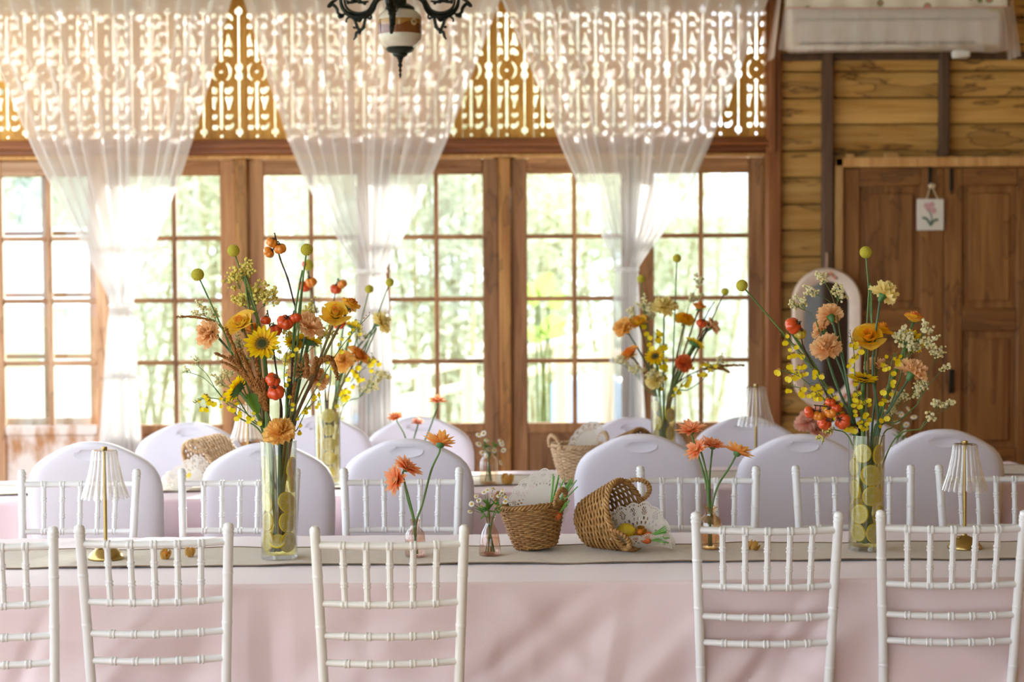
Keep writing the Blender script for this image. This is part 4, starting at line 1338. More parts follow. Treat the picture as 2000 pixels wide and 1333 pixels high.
lemon_vase('cylinder vase of lemon slices on the second table before the last glazed door', VBR, .95,
           [(-50, .05, 0, 1), (45, .08, 0, 1), (-50, .13, 0, 1), (48, .17, 0, 1), (-50, .21, 0, 1), (44, .24, 0, 1), (-60, .275, 0, .8)], 'farther vase by third curtain')

# ================================================================== FLOWERS
def TWO(name, a, b, p0, p1, axis=2, trans=.5, rough=.55):
    """petal colour running from a (base) to b (edge) along the petal's own axis"""
    m, nt, bs, out = new_mat(name)
    sp = nt.nodes.new('ShaderNodeSeparateXYZ')
    v = coords(nt)
    nt.links.new(v, sp.inputs[0])
    n = N(nt, 'ShaderNodeTexNoise', Scale=6.0, Detail=2.0)
    nt.links.new(v, n.inputs['Vector'])
    ad = N(nt, 'ShaderNodeMath', operation='MULTIPLY_ADD')
    nt.links.new(n.outputs['Fac'], ad.inputs[0]); ad.inputs[1].default_value = .35
    nt.links.new(sp.outputs[axis], ad.inputs[2])
    col = ramp(nt, ad.outputs[0], [(p0, a), (p1, b)])
    nt.links.new(col, bs.inputs['Base Color'])
    bs.inputs['Roughness'].default_value = rough
    t = N(nt, 'ShaderNodeBsdfTranslucent'); nt.links.new(col, t.inputs['Color'])
    mx = N(nt, 'ShaderNodeMixShader', Fac=trans)
    nt.links.new(bs.outputs[0], mx.inputs[1]); nt.links.new(t.outputs[0], mx.inputs[2]); nt.links.new(mx.outputs[0], out.inputs['Surface'])
    return m
MT['sunp'] = TWO('sunflower_petal', '#f5ae08', '#ffe010', .15, .75, 0)
MT['sund1'] = M('sunflower_disc', '#8a6a1e', .9, c2='#c4962a', nscale=120, bmp=(160, .8, .02))
MT['sund2'] = M('sunflower_heart', '#3f4a1c', .9, c2='#5f6a2a', nscale=140, bmp=(180, .8, .02))
MT['rosep'] = TWO('rose_petal_yellow_red', '#ffd63a', '#f0603a', .98, 1.22)
MT['roseo'] = TWO('rose_petal_outer', '#fbce4a', '#f05a48', .75, 1.15)
MT['rosin'] = TWO('rose_petal_heart', '#f8d850', '#f0a040', .95, 1.35)
MT['rosy'] = TWO('rose_petal_golden', '#ffcc1c', '#ffae2c', .8, 1.2)
MT['rosq'] = TWO('rose_petal_orange', '#f3b050', '#ee9038', .7, 1.2)
MT['carp'] = TWO('carnation_peach', '#ffb468', '#ffd9a6', .2, 1.0, 0, .5)
MT['cary'] = TWO('carnation_yellow', '#ffdc66', '#fff0aa', .2, 1.0, 0, .5)
MT['caro'] = TWO('carnation_amber', '#ffb43c', '#ffd480', .2, 1.0, 0, .5)
MT['carr'] = TWO('carnation_red_orange', '#e96434', '#f28a4c', .2, 1.0, 0, .5)
MT['coral'] = TWO('coral_petal', '#ffa488', '#ffd2bc', .2, 1.0, 0, .5)
MT['gerb'] = TWO('gerbera_petal', '#ff9048', '#ffc090', .2, 1.05, 0, .5)
MT['gerb2'] = TWO('gerbera_petal_amber', '#fc8a38', '#ffc468', .3, 1.0, 0, .35)
MT['crasp'] = M('craspedia', '#b3aa2e', .8, c2='#cfc548', nscale=60, bmp=None)
MT['pump'] = M('pumpkin_red', '#cf3f16', .3, c2='#dd5a1e', nscale=30, coat=.3)
MT['pumpo'] = M('pumpkin_orange', '#e07a1e', .3, c2='#e9952e', nscale=30, coat=.3)
MT['pumpg'] = M('pumpkin_green_gold', '#a89a34', .35, c2='#c8a838', nscale=40, coat=.3)
MT['gypw'] = M('gypsophila_cream', '#fffce6', .8, c2='#fff3b0', nscale=80, trans=.5)
MT['gypy'] = M('gypsophila_yellow', '#fff5a0', .8, c2='#f8e878', nscale=80, trans=.5)
MT['onc'] = M('oncidium_yellow', '#ffea20', .5, c2='#f8dc18', nscale=60, trans=.4)
MT['oncb'] = M('oncidium_brown', '#a87424', .6)
MT['amar'] = M('amaranth_rust', '#8a5220', .9, c2='#b07a3c', nscale=150, bmp=(220, .6, .006))
MT['chw'] = M('chamomile_white', '#f6f4ea', .6, trans=.3)
MT['chy'] = M('chamomile_yellow', '#e0b41e', .8, bmp=(400, .5, .004))

def petal(w, tipp=.5, curl=.1, cup=.12, n=5, m=7, ruff=0, rk=5):
    """unit petal along +x; w half width; TIPP how blunt; CURL droop upwards; CUP trough"""
    def fn(s, j):
        y = 2 * s - 1
        wid = w * (math.sin(math.pi * min(1, (j * .93 + .07)) ** (1 - .45 * tipp)) ** (.75) if j < 1 else w * .0) if tipp < .9 else w * (j ** .75) * (1 - .12 * max(0, j - .85) / .15)
        x = j
        if ruff: x = j * (1 - .10 * y * y) + (ruff * .22 * math.sin(rk * 9 * s) if j > .9 else 0)
        return (x, y * wid, curl * j * j + cup * wid * y * y / max(w, 1e-6) * w + ruff * math.sin(rk * math.pi * s + j * 2) * max(0, j - .35))
    return MB().grid(fn, n, m)
ME = {}
def me(key, fn, mat):
    k = (key, mat.name)
    if k not in ME: ME[k] = fn().mesh(key, mat, ang=80)
    return ME[k]
def ring(parent, mesh, A, n, r0, z0, elev, length, width=None, jit=.1, a0=0, r_=rnd, name='petal'):
    for k in range(n):
        a = a0 + 2 * math.pi * (k + r_.uniform(-jit, jit)) / n
        e = elev + r_.uniform(-jit, jit) * .9
        L = length * r_.uniform(1 - jit, 1 + jit)
        mw = A @ Matrix.Rotation(a, 4, 'Z') @ Matrix.Translation((r0, 0, z0)) @ Matrix.Rotation(-e, 4, 'Y') @ Matrix.Rotation(r_.uniform(-jit, jit), 4, 'X') @ Matrix.Diagonal((L, (width or L), L, 1))
        link(name, mesh, parent, mw)

def stem_path(bq, tip, tdir, r_, spread=.75):
    """from the vase floor past the rim to the bloom; all relative to the vase base"""
    hor = Vector((tip.x, tip.y, 0))
    hd = hor.normalized() if hor.length > .01 else Vector((r_.uniform(-1, 1), r_.uniform(-1, 1), 0)).normalized()
    rim = hd * min(bq['rad'] * spread, hor.length) + Vector((r_.uniform(-1, 1), r_.uniform(-1, 1), 0)) * bq['rad'] * .18
    rim.z = bq['h']
    st = -hd * bq['rad'] * r_.uniform(.1, .5) + Vector((r_.uniform(-1, 1), r_.uniform(-1, 1), 0)) * bq['rad'] * .25
    st.z = .018
    if tip.z < bq['h'] + .03:
        return bez([st, rim.lerp(tip, .3) - Vector((0, 0, .03)), tip], 8)
    mid = rim.lerp(tip, .55) + Vector((0, 0, (tip - rim).length * .05)) - tdir * (tip - rim).length * .10
    return bez([st, rim, mid, tip], 7)
def start(bq, name, cat, label, u, v, dy, group):
    t = thing(name, label, cat, bq['base'], 0, group)
    tip = AT(u, v, bq['base'].y + dy) - bq['base']
    return t, tip, (bq['base'].y + dy) / F
def build_stem(t, path, r0, r1, m, nm='stem'):
    k = len(path)
    r0, r1 = r0 * 1.35, r1 * 1.3
    return MB().tube(path, [r0 + (r1 - r0) * i / (k - 1) for i in range(k)], 7).build(nm, m, t)
def leaf_at(t, p, d, L, W, m):
    lf = me('leaf', lambda: petal(.5, .5, .15, .3, 5, 8), m)
    mw = Matrix.Translation(p) @ Vector(d).to_track_quat('X', 'Z').to_matrix().to_4x4() @ Matrix.Diagonal((L, W * 2, L, 1))
    link('leaf', lf, t, mw)

def sunflower(bq, label, u, v, rp, axis, dy=0, spin=0, gr=None, seed=1, thick=.0042, leaves_=()):
    r_ = random.Random(seed)
    t, tip, k = start(bq, 'sunflower', 'sunflower', label, u, v, dy, gr)
    ax = Vector(axis).normalized(); s = rp * k
    build_stem(t, stem_path(bq, tip - ax * s * .22, ax, r_), thick, thick * .9, MT['stem'])
    A = aim(tip, ax, s, spin)
    ps = me('petal_sun', lambda: petal(.21, .45, .10, .5, 5, 8), MT['sunp'])
    ring(t, ps, A, 17, .33, -.02, .12, .66, None, .12, 0, r_)
    ring(t, ps, A, 15, .30, .03, .32, .56, None, .14, .2, r_)
    link('disc', me('disc_sun', lambda: MB().lathe([(.50, -.04), (.47, .03), (.38, .07), (.26, .075), (.22, .06)], 30), MT['sund1']), t, A)
    link('disc_heart', me('heart_sun', lambda: MB().lathe([(.24, .055), (.2, .085), (.1, .075), (0, .06)], 24), MT['sund2']), t, A)
    link('calyx', me('calyx_sun', lambda: MB().lathe([(0, -.26), (.09, -.24), (.16, -.2), (.40, -.12), (.50, -.04), (.45, -.02)], 20), MT['calyx']), t, A)
    sp = me('sepal', lambda: petal(.2, .4, -.05, .3, 5, 6), MT['calyx'])
    ring(t, sp, A, 11, .36, -.10, .05, .38, None, .15, .1, r_, 'sepal')
    for (lu, lv, ld, L, W) in leaves_:
        leaf_at(t, AT(lu, lv, bq['base'].y + dy) - bq['base'], ld, L, W, MT['leaf'])
def rose_petal(open_, w):
    def fn(s, j):
        a = (s - .5) * w
        y = 2 * s - 1
        rr = .16 + (.16 + .42 * open_) * math.sin(min(j * 1.7, 1.57)) + .55 * open_ * max(0, j - .62) ** 1.2
        edge = 1 - .20 * y * y * j + .07 * math.exp(-(y / .25) ** 2) * j
        fl = 1 + .10 * y * y * open_ * j
        return (rr * fl * math.cos(a), rr * fl * math.sin(a), j * edge * (1.02 - .30 * open_) - .34 * open_ * max(0, j - .72) + .02 * math.sin(9 * s + 3) * j)
    return MB().grid(fn, 11, 10)
def rose(bq, label, u, v, rp, axis, dy=0, gr=None, seed=1, mats=('roseo', 'rosep'), stem='stembrown', opn=1.0, cup=.82):
    r_ = random.Random(seed)
    t, tip, k = start(bq, 'spray_rose', 'rose', label, u, v, dy, gr)
    ax = Vector(axis).normalized(); s = rp * k
    build_stem(t, stem_path(bq, tip - ax * s * .55, ax, r_), .0034, .0026, MT[stem])
    A = aim(tip - ax * s * .5, ax, s * 1.0)
    NP = 21
    for q in range(NP):
        f = q / (NP - 1)
        lv = min(5, int(f * 6))
        op = (.02, .14, .32, .55, .80, 1.05)[lv] * (1 if lv < 2 else opn)
        mesh = me('petal_rose%d_%d' % (lv, int(opn * 10)), lambda: rose_petal(op, (2.6, 2.2, 1.9, 1.7, 1.6, 1.5)[lv]), MT[mats[0] if lv == 5 else ('rosin' if lv < 3 and mats[1] == 'rosep' else mats[1])])
        rs = (.55 + .52 * f) * r_.uniform(.96, 1.04)
        hz = cup * (1.06 - .12 * f) * r_.uniform(.96, 1.04)
        link('petal', mesh, t, A @ Matrix.Rotation(q * 2.4 + r_.uniform(-.15, .15), 4, 'Z') @ Matrix.Rotation(r_.uniform(-.07, .10), 4, 'Y') @ Matrix.Diagonal((rs * 1.12, rs * 1.12, hz, 1)))
    link('hip', me('hip', lambda: MB().lathe([(0, -.16), (.07, -.14), (.15, -.06), (.26, .02), (.36, .10), (.2, .08)], 16), MT['calyx']), t, A)
    sp = me('sepal', lambda: petal(.2, .4, -.05, .3, 5, 6), MT['calyx'])
    ring(t, sp, A, 5, .16, 0, -.25, .55, .4, .1, .3, r_, 'sepal')
def carnation(bq, label, u, v, rp, axis, dy=0, gr=None, seed=1, m='carp', stem='stemdark', name='carnation', cat='carnation'):
    r_ = random.Random(seed)
    t, tip, k = start(bq, name, cat, label, u, v, dy, gr)
    ax = Vector(axis).normalized(); s = rp * k
    build_stem(t, stem_path(bq, tip - ax * s * .75, ax, r_), .0026, .0024, MT[stem])
    A = aim(tip - ax * s * .25, ax, s)
    g = me('petal_carn', lambda: petal(.46, .95, .05, .1, 21, 8, .17, 4), MT[m])
    ring(t, g, A, 9, .04, -.06, .0, 1.0, None, .16, 0, r_)
    ring(t, g, A, 8, .04, .00, .33, .93, None, .22, .3, r_)
    ring(t, g, A, 8, .05, .04, .66, .84, .62, .28, .1, r_)
    ring(t, g, A, 7, .06, .08, .95, .74, .55, .32, .5, r_)
    ring(t, g, A, 7, .16, .10, 1.25, .62, .5, .4, .2, r_)
    ring(t, g, A, 6, .04, .14, 1.5, .60, .5, .5, .9, r_)
    link('calyx', me('calyx_carn', lambda: MB().lathe([(.05, -.62), (.12, -.6), (.20, -.45), (.24, -.22), (.30, -.03), (.2, .02)], 14, rf=lambda r, z, w, i: r * (1 + .05 * math.sin(5 * w))), MT['calyx']), t, A)
    sp = me('sepal', lambda: petal(.2, .4, -.05, .3, 5, 6), MT['calyx'])
    ring(t, sp, A, 5, .20, -.25, .9, .3, .25, .1, 0, r_, 'sepal')
def craspedia(bq, label, u, v, rp, dy=0, gr=None, seed=1, bend=None, stem='stem'):
    r_ = random.Random(seed)
    t, tip, k = start(bq, 'craspedia', 'craspedia', label, u, v, dy, gr)
    s = rp * k
    pth = stem_path(bq, tip, Vector((0, 0, 1)), r_)
    if bend: pth = bez([pth[0], pth[7]] + [AT(a, b, bq['base'].y + dy * .6) - bq['base'] for a, b in bend] + [tip], 7)
    build_stem(t, pth, .0021, .0017, MT[stem])
    def mk():
        mb = MB()
        n = 190
        mb.ball((0, 0, 0), .93, 20, 12)
        for i in range(n):
            z = 1 - 2 * (i + .5) / n
            a = i * 2.39996
            q = math.sqrt(1 - z * z)
            mb.ball((q * math.cos(a) * .94, q * math.sin(a) * .94, z * .94), .085, 5, 3)
        return mb
    link('flower_head', me('flower_head', mk, MT['crasp']), t, Matrix.Translation(tip) @ Matrix.Scale(s, 4))
    return t
def pumpkin_me(m):
    return me('fruit', lambda: MB().ball((0, 0, 0), 1, 36, 14, sq=(1, 1, .80), rf=lambda t_, w: (1 - .13 * abs(math.cos(3 * w)) ** 5) * (1 - .16 * math.exp(-(t_ / .45) ** 2) - .12 * math.exp(-((math.pi - t_) / .4) ** 2))), MT[m])
def pumpkin_twig(bq, label, path, fruits, dy=0, gr=None, seed=1):
    """path: pixels from the rim upward; fruits: (u, v, radius px, material, axis)"""
    t = thing('pumpkin_twig', label, 'ornamental pumpkin', bq['base'], 0, gr)
    y = bq['base'].y + dy
    r_ = random.Random(seed)
    pts = [AT(u, v, y) - bq['base'] for u, v in path]
    rim = Vector((max(-1, min(1, pts[0].x / .08)) * bq['rad'] * .6, r_.uniform(-.3, .3) * bq['rad'], bq['h']))
    pth = bez([Vector((-rim.x * .4, rim.y, .02)), rim] + pts, 6)
    MB().tube(pth, [.0034 - .0018 * i / len(pth) + (.0006 if i % 6 == 0 else 0) for i in range(len(pth))], 7).build('twig', MT['twig'], t)
    for (u, v, rp, m, ax) in fruits:
        p = AT(u, v, y - .006) - bq['base']
        s = rp * y / F
        a = Vector(ax).normalized()
        f = link('fruit', pumpkin_me(m), t, aim(p, a, s, r_.uniform(0, 6)))
        near = min(pth, key=lambda q: (q - (p + a * s)).length)
        st = MB().tube(bez([Vector((0, 0, .68)), Vector((.05, .05, .95)), Vector((.1, .1, 1.15))], 4), [.16, .13, .11, .1, .09, .08, .07, .07, .07], 6)
        for q in range(5):
            w = 2 * math.pi * q / 5
            st.tube([(0, 0, .70), (.25 * math.cos(w), .25 * math.sin(w), .74), (.42 * math.cos(w), .42 * math.sin(w), .80)], [.08, .06, .02], 5)
        st.build('fruit_stalk', MT['twig'], f)
        MB().tube(bez([near, (near + p + a * s) / 2 + Vector((0, 0, .004)), p + a * s * .9], 4), .0013, 6).build('side_twig', MT['twig'], t)
    return t
def gypso(bq, label, stems, dy=0, gr=None, seed=1, m='gypy', rb=2.6, dens=1.7):
    """stems: list of (u, v, spread px, count) cluster heads"""
    r_ = random.Random(seed)
    t = thing('gypsophila_sprig', label, 'gypsophila', bq['base'], 0, gr)
    y = bq['base'].y + dy
    k = y / F
    us = sum(s[0] for s in stems) / len(stems); vs_ = max(s[1] for s in stems)
    fork = AT(us, vs_, y) - bq['base']
    fork = Vector((fork.x * .72, fork.y * .7, max(bq['h'] + .02, fork.z - .05)))
    build_stem(t, stem_path(bq, fork, Vector((0, 0, 1)), r_), .0018, .0013, MT['stem'])
    br = MB(); bl = MB()
    for (u, v, sp, n) in stems:
        c = AT(u, v, y) - bq['base']
        low = c + (fork - c).normalized() * sp * k * 1.1
        br.tube(bez([fork, fork.lerp(low, .5) + Vector((0, 0, .008)), low], 5), .0009, 5)
        subs = []
        for q in range(max(4, n // 6)):
            e = c + Vector((r_.gauss(0, 1), r_.gauss(0, .8), r_.gauss(0, .9))).normalized() * sp * k * r_.uniform(.35, .95)
            br.tube([low, low.lerp(e, .55) + Vector((r_.uniform(-1, 1), 0, 1)) * .004, e], .00055, 4)
            subs.append((low, e))
        for q in range(int(n * dens)):
            lo, e = r_.choice(subs)
            a = lo.lerp(e, r_.uniform(.55, 1))
            b = a + Vector((r_.gauss(0, .5), r_.gauss(0, .5), r_.uniform(-.2, 1))).normalized() * r_.uniform(.004, .012)
            br.tube([a, b], .0004, 3, cap=False)
            s = rb * k * r_.uniform(.7, 1.3)
            bl.ball(b, s, 6, 4)
            bl.ball(b + Vector((r_.uniform(-1, 1), r_.uniform(-1, 0), r_.uniform(-.3, 1))) * s * .6, s * .7, 5, 3)
    br.build('branchlets', MT['stem'], t)['kind'] = 'stuff'
    bl.build('blossom', MT[m], t)['kind'] = 'stuff'
def floret():
    mb = MB()
    mb.grid(lambda s, j: (.62 * (2 * s - 1) * math.sin(math.pi * min(1, .12 + j * .8)) ** .7 * (1 - .25 * math.exp(-((s - .5) / .07) ** 2) * (j > .8)), -.12 * j + .15 * j * j - .1 * abs(2 * s - 1), -.1 - .95 * j * (1 - .18 * math.exp(-((s - .5) / .1) ** 2))), 9, 7)
    for a in (35, 90, 145, 200, -20):
        c, s_ = math.cos(R(a)), math.sin(R(a))
        mb.grid(lambda q, j: (c * .38 * j - s_ * .09 * (2 * q - 1) * math.sin(math.pi * (.1 + .85 * j)), .05 - .06 * j, -.05 + s_ * .38 * j + c * .09 * (2 * q - 1) * math.sin(math.pi * (.1 + .85 * j))), 3, 4, mi=1)
    return mb
def oncidium(bq, label, path, n, rp=8, dy=0, gr=None, seed=1, spread=16, buds=5):
    r_ = random.Random(seed)
    t = thing('oncidium_spray', label, 'orchid spray', bq['base'], 0, gr)
    y = bq['base'].y + dy
    k = y / F
    pts = [AT(u, v, y) - bq['base'] for u, v in path]
    rim = Vector((max(-1, min(1, pts[0].x / .06)) * bq['rad'] * .75, -bq['rad'] * .3, bq['h']))
    pth = bez([Vector((-rim.x * .3, rim.y, .02)), rim] + pts, 8)
    build_stem(t, pth, .0015, .0007, MT['stem'])
    rp *= 1.25; n = int(n * 1.15)
    fm = ME.get('floret')
    if fm is None:
        fm = ME['floret'] = floret().mesh('floret', [MT['onc'], MT['oncb']], ang=80)
    br = MB()
    i0 = 16
    for q in range(n):
        f = i0 + (len(pth) - 1 - i0) * (q + r_.random()) / n * .93
        i = int(f)
        a = pth[i]
        b = a + Vector((r_.gauss(0, 1), r_.gauss(0, .6), r_.gauss(-.1, 1))).normalized() * spread * k * r_.uniform(.3, 1.1)
        br.tube([a, a.lerp(b, .5) + Vector((0, 0, .003)), b], .0005, 4)
        d = Vector((r_.uniform(-.7, .7), -1, r_.uniform(-.3, .5)))
        mw = Matrix.Translation(b) @ d.to_track_quat('-Y', 'Z').to_matrix().to_4x4() @ Matrix.Rotation(r_.uniform(-.6, .6), 4, 'Y') @ Matrix.Scale(rp * k * r_.uniform(.75, 1.2), 4)
        link('floret', fm, t, mw)
    bd = MB()
    for q in range(buds):
        a = pth[-1 - q]
        b = a + Vector((r_.uniform(-1, 1), 0, r_.uniform(-.2, 1))).normalized() * .006
        br.tube([a, b], .0004, 3)
        bd.ball(b, .0016, 6, 4)
    if buds: bd.build('bud', MT['oncb'], t)['kind'] = 'stuff'
    br.build('branchlets', MT['stem'], t)['kind'] = 'stuff'
def amaranth(bq, label, path, spikes, dy=0, gr=None, seed=1):
    """spikes: (u0, v0, u1, v1, radius px)"""
    r_ = random.Random(seed)
    t = thing('amaranth_stem', label, 'amaranth', bq['base'], 0, gr)
    y = bq['base'].y + dy
    pts = [AT(u, v, y) - bq['base'] for u, v in path]
    rim = Vector((max(-1, min(1, pts[0].x / .06)) * bq['rad'] * .6, -bq['rad'] * .4, bq['h']))
    build_stem(t, bez([Vector((-rim.x * .3, rim.y, .02)), rim] + pts, 6), .0022, .0016, MT['stembrown'])
    for (u0, v0, u1, v1, rp) in spikes:
        a, b = AT(u0, v0, y) - bq['base'], AT(u1, v1, y - .01) - bq['base']
        mb = MB()
        nn = 26
        c = [a.lerp(b, i / nn) + Vector((0, 0, .006 * math.sin(math.pi * i / nn))) for i in range(nn + 1)]
        k = rp * .72 * y / F
        mb.tube(c, [k * (.75 + .3 * math.sin(math.pi * min(1, .15 + i / nn))) * (1 - .75 * (i / nn) ** 3) for i in range(nn + 1)], 7)
        mb.v = [tuple(Vector(p) + Vector((r_.gauss(0, 1), r_.gauss(0, 1), r_.gauss(0, 1))) * k * .2) for p in mb.v]
        for i in range(190):
            q = c[r_.randrange(nn)]
            mb.ball(q + Vector((r_.gauss(0, 1), r_.gauss(0, 1), r_.gauss(0, 1))).normalized() * k * .95, k * .36, 5, 3)
        mb.build('spike', MT['amar'], t, ang=80)
def gerbera(bq, label, u, v, rp, axis, dy=0, gr=None, seed=1, m='gerb', bend=(), droop=0.0):
    r_ = random.Random(seed)
    t, tip, k = start(bq, 'gerbera', 'gerbera', label, u, v, dy, gr)
    ax = Vector(axis).normalized(); s = rp * k
    base_pts = [Vector((r_.uniform(-.4, .4) * bq['rad'], 0, .006)), Vector((0, 0, bq['h'])) + Vector((max(-1, min(1, tip.x / .05)), 0, 0)) * bq['rad'] * .3]
    pth = bez(base_pts + [AT(a, b, bq['base'].y + dy * .6) - bq['base'] for a, b in bend] + [tip - ax * s * .55, tip - ax * s * .2], 7)
    build_stem(t, pth, .0024, .002, MT['stem'])
    A = aim(tip, ax, s)
    A = aim(tip, ax, s * 1.08)
    ps = me('petal_gerb', lambda: petal(.20, .6, .07, .4, 5, 7), MT[m])
    ring(t, ps, A, 15, .12, -.02, .10 + droop, .88, None, .17, 0, r_)
    ring(t, ps, A, 13, .10, .03, .38 + droop, .78, None, .2, .2, r_)
    ring(t, ps, A, 10, .08, .06, .75 + droop, .5, None, .2, .1, r_)
    link('disc', me('disc_gerb', lambda: MB().ball((0, 0, .1), .2, 14, 8, sq=(1, 1, .6)), MT['oncb']), t, A)
    link('calyx', me('calyx_gerb', lambda: MB().lathe([(.06, -.24), (.14, -.2), (.22, -.10), (.24, 0), (.1, .02)], 16), MT['calyx']), t, A)
def chamomile(bq, label, heads, dy=0, gr=None, seed=1, rp=8, green=4):
    """one forked sprig; heads: (u, v)"""
    r_ = random.Random(seed)
    t = thing('chamomile_sprig', label, 'chamomile', bq['base'], 0, gr)
    y = bq['base'].y + dy
    k = y / F
    hs = [AT(u, v, y + r_.uniform(-.012, .012)) - bq['base'] for u, v in heads]
    c = sum(hs, Vector()) / len(hs)
    fork = Vector((c.x * .55, c.y * .6, bq['h'] + (c.z - bq['h']) * .45))
    build_stem(t, bez([Vector((-c.x * .2 + r_.uniform(-.006, .006), r_.uniform(-.008, .008), .008)), Vector((fork.x * .35, fork.y * .3, bq['h'])), fork], 6), .0012, .001, MT['stem'])
    for h in hs:
        ax = Vector((r_.uniform(-.6, .6), r_.uniform(-1.0, -.2), r_.uniform(.25, 1.0))).normalized()
        s = rp * k * r_.uniform(.85, 1.1)
        MB().tube(bez([fork, fork.lerp(h, .6) + Vector((0, 0, .004)), h - ax * s * .15], 4), .0007, 5).build('stalk', MT['stem'], t)
        A = aim(h, ax, s)
        def pr():
            mb = MB()
            for q in range(13):
                a = 2 * math.pi * q / 13
                ca, sa = math.cos(a), math.sin(a)
                P_ = petal(.16, .6, -.12, .2, 3, 5)
                mb.add([(ca * (x * .62 + .36) - sa * y, sa * (x * .62 + .36) + ca * y, z) for x, y, z in P_.v], P_.f)
            return mb
        f = link('flower_head', me('ray_petals', pr, MT['chw']), t, A)
        link('eye', me('eye', lambda: MB().ball((0, 0, .08), .34, 12, 7, sq=(1, 1, .75)), MT['chy']), f)
    for q in range(green):
        d = Vector((r_.uniform(-1, 1), r_.uniform(-.6, .4), r_.uniform(0, .8)))
        leaf_at(t, fork + Vector((0, 0, r_.uniform(-.02, .015))), d, r_.uniform(.015, .03), .0035, MT['leaf'])

CAMV = Vector((0, -1, 0))
FL = dict(base=VFL, rad=.04, h=.31)
FR = dict(base=VFR, rad=.04, h=.31)
BLq = dict(base=VBL, rad=.036, h=.29)
BRq = dict(base=VBR, rad=.036, h=.29)
GFL, GFR, GBL, GBR = 'flowers in the sunflower vase', 'flowers in the rose vase', 'flowers in the farther vase by the second curtain', 'flowers in the farther vase by the third curtain'
# ---- front bouquet with sunflowers
craspedia(FL, 'yellow craspedia ball leaning out farthest to the side in the sunflower vase', 386, 537, 12.5, .0, GFL, 1, [(440, 640), (480, 740)])
craspedia(FL, 'yellow craspedia ball standing above the gypsophila in the sunflower vase', 456, 490, 12, .02, GFL, 2, [(478, 545), (508, 640)])
craspedia(FL, 'yellow craspedia ball beside the tall pumpkin twig in the sunflower vase', 599, 488, 12, -.01, GFL, 3, [(592, 540), (578, 600), (572, 690)])
pumpkin_twig(FL, 'tall dark twig with three small orange pumpkins at its tip above the sunflower', [(566, 800), (571, 700), (577, 610), (573, 588), (562, 545), (547, 505), (541, 475), (536, 455)],
             [(531, 474, 12, 'pumpo', (.4, -.2, .6)), (525, 493, 12, 'pumpo', (.7, -.3, .5)), (547, 486, 13, 'pumpo', (-.1, -.4, .9)), (557, 630, 17, 'pump', (.3, -.6, .7)), (577, 622, 13, 'pump', (-.3, .2, .8))], 0, GFL, 1)
pumpkin_twig(FL, 'short twig with two red pumpkins behind the open sunflower', [(550, 800), (536, 700), (528, 645), (522, 606)],
             [(519, 626, 11, 'pump', (.1, -.1, 1)), (537, 646, 15, 'pump', (-.2, -.3, .8))], .02, GFL, 2)
pumpkin_twig(FL, 'twig with two red pumpkins stacked below the open sunflower', [(548, 800), (545, 770), (540, 735)],
             [(533, 743, 16, 'pump', (.5, -.5, .5)), (539, 767, 18, 'pump', (-.1, -.5, .75))], -.045, GFL, 3)
sunflower(FL, 'open sunflower facing forward in the middle of its bouquet', 512, 672, 38, (-.05, -.93, .45), -.05, 0, GFL, 4, .005)
sunflower(FL, 'sunflower turned away, showing its green back, low in the sunflower vase', 463, 762, 34, (-.72, .25, .45), -.03, 0, GFL, 5, .0042, [(487, 770, (.3, -.4, -.8), .07, .018)])
sunflower(FL, 'sunflower seen from the side at the back of the sunflower vase', 603, 668, 30, (.25, .35, .85), .05, 0, GFL, 6)
rose(FL, 'yellow and red spray rose tilted over the craspedia stem in the sunflower vase', 465, 625, 29, (-.45, -.55, .75), -.02, GFL, 7, cup=.62, opn=1.1)
rose(FL, 'open yellow and red spray rose on the side by the second curtain', 655, 610, 27, (.1, -.75, .7), -.03, GFL, 8)
rose(FL, 'smaller yellow and red rosebud just behind the open spray rose', 686, 592, 22, (.45, -.25, .85), 0, GFL, 9, opn=.7)
rose(FL, 'orange spray rose half hidden behind the open sunflower', 497, 640, 18, (0, -.4, .9), .03, GFL, 10, ('rosq', 'rosq'))
carnation(FL, 'peach carnation at the outer side below the leaning craspedia', 404, 652, 29, (-.75, -.55, .2), .01, GFL, 11)
carnation(FL, 'peach carnation beside the red pumpkins at the top of the bouquet', 604, 634, 29, (.35, -.45, .8), .01, GFL, 12)
carnation(FL, 'amber carnation hanging in front of the sunflower vase rim', 546, 842, 31, (-.05, -.62, .78), -.062, GFL, 13, 'caro')
carnation(FL, 'peach carnation behind the stems beside the rust amaranth', 585, 722, 24, (.1, -.5, .7), .04, GFL, 14)
carnation(FL, 'pale peach carnation low beside the drooping amaranth', 622, 738, 22, (.5, -.6, .3), .03, GFL, 15)
carnation(FL, 'pale yellow carnation tucked above the stacked pumpkins', 572, 698, 20, (.1, -.4, .8), .06, GFL, 16, 'cary')
gypso(FL, 'largest yellow gypsophila sprig rising above the sunflower bouquet', [(455, 540, 26, 60), (478, 525, 22, 45), (495, 570, 28, 70), (530, 575, 26, 60), (465, 585, 22, 45)], .03, GFL, 17)
gypso(FL, 'airy gypsophila filling behind the spray roses and pumpkins', [(560, 640, 26, 40), (600, 600, 24, 36), (640, 650, 22, 36), (530, 690, 20, 30)], .06, GFL, 29, 'gypy', 2.2)
sunflower(FL, 'small sunflower half hidden among stems beside the stacked pumpkins', 575, 672, 24, (.3, -.5, .7), .05, 0, GFL, 30)
gypso(FL, 'pale gypsophila sprig reaching out under the leaning craspedia', [(385, 605, 20, 36), (410, 612, 18, 30)], .02, GFL, 18, 'gypw', 2.2)
gypso(FL, 'low gypsophila sprig beside the turned-away sunflower', [(425, 742, 18, 40), (442, 732, 14, 26)], .02, GFL, 19, 'gypw', 2.2)
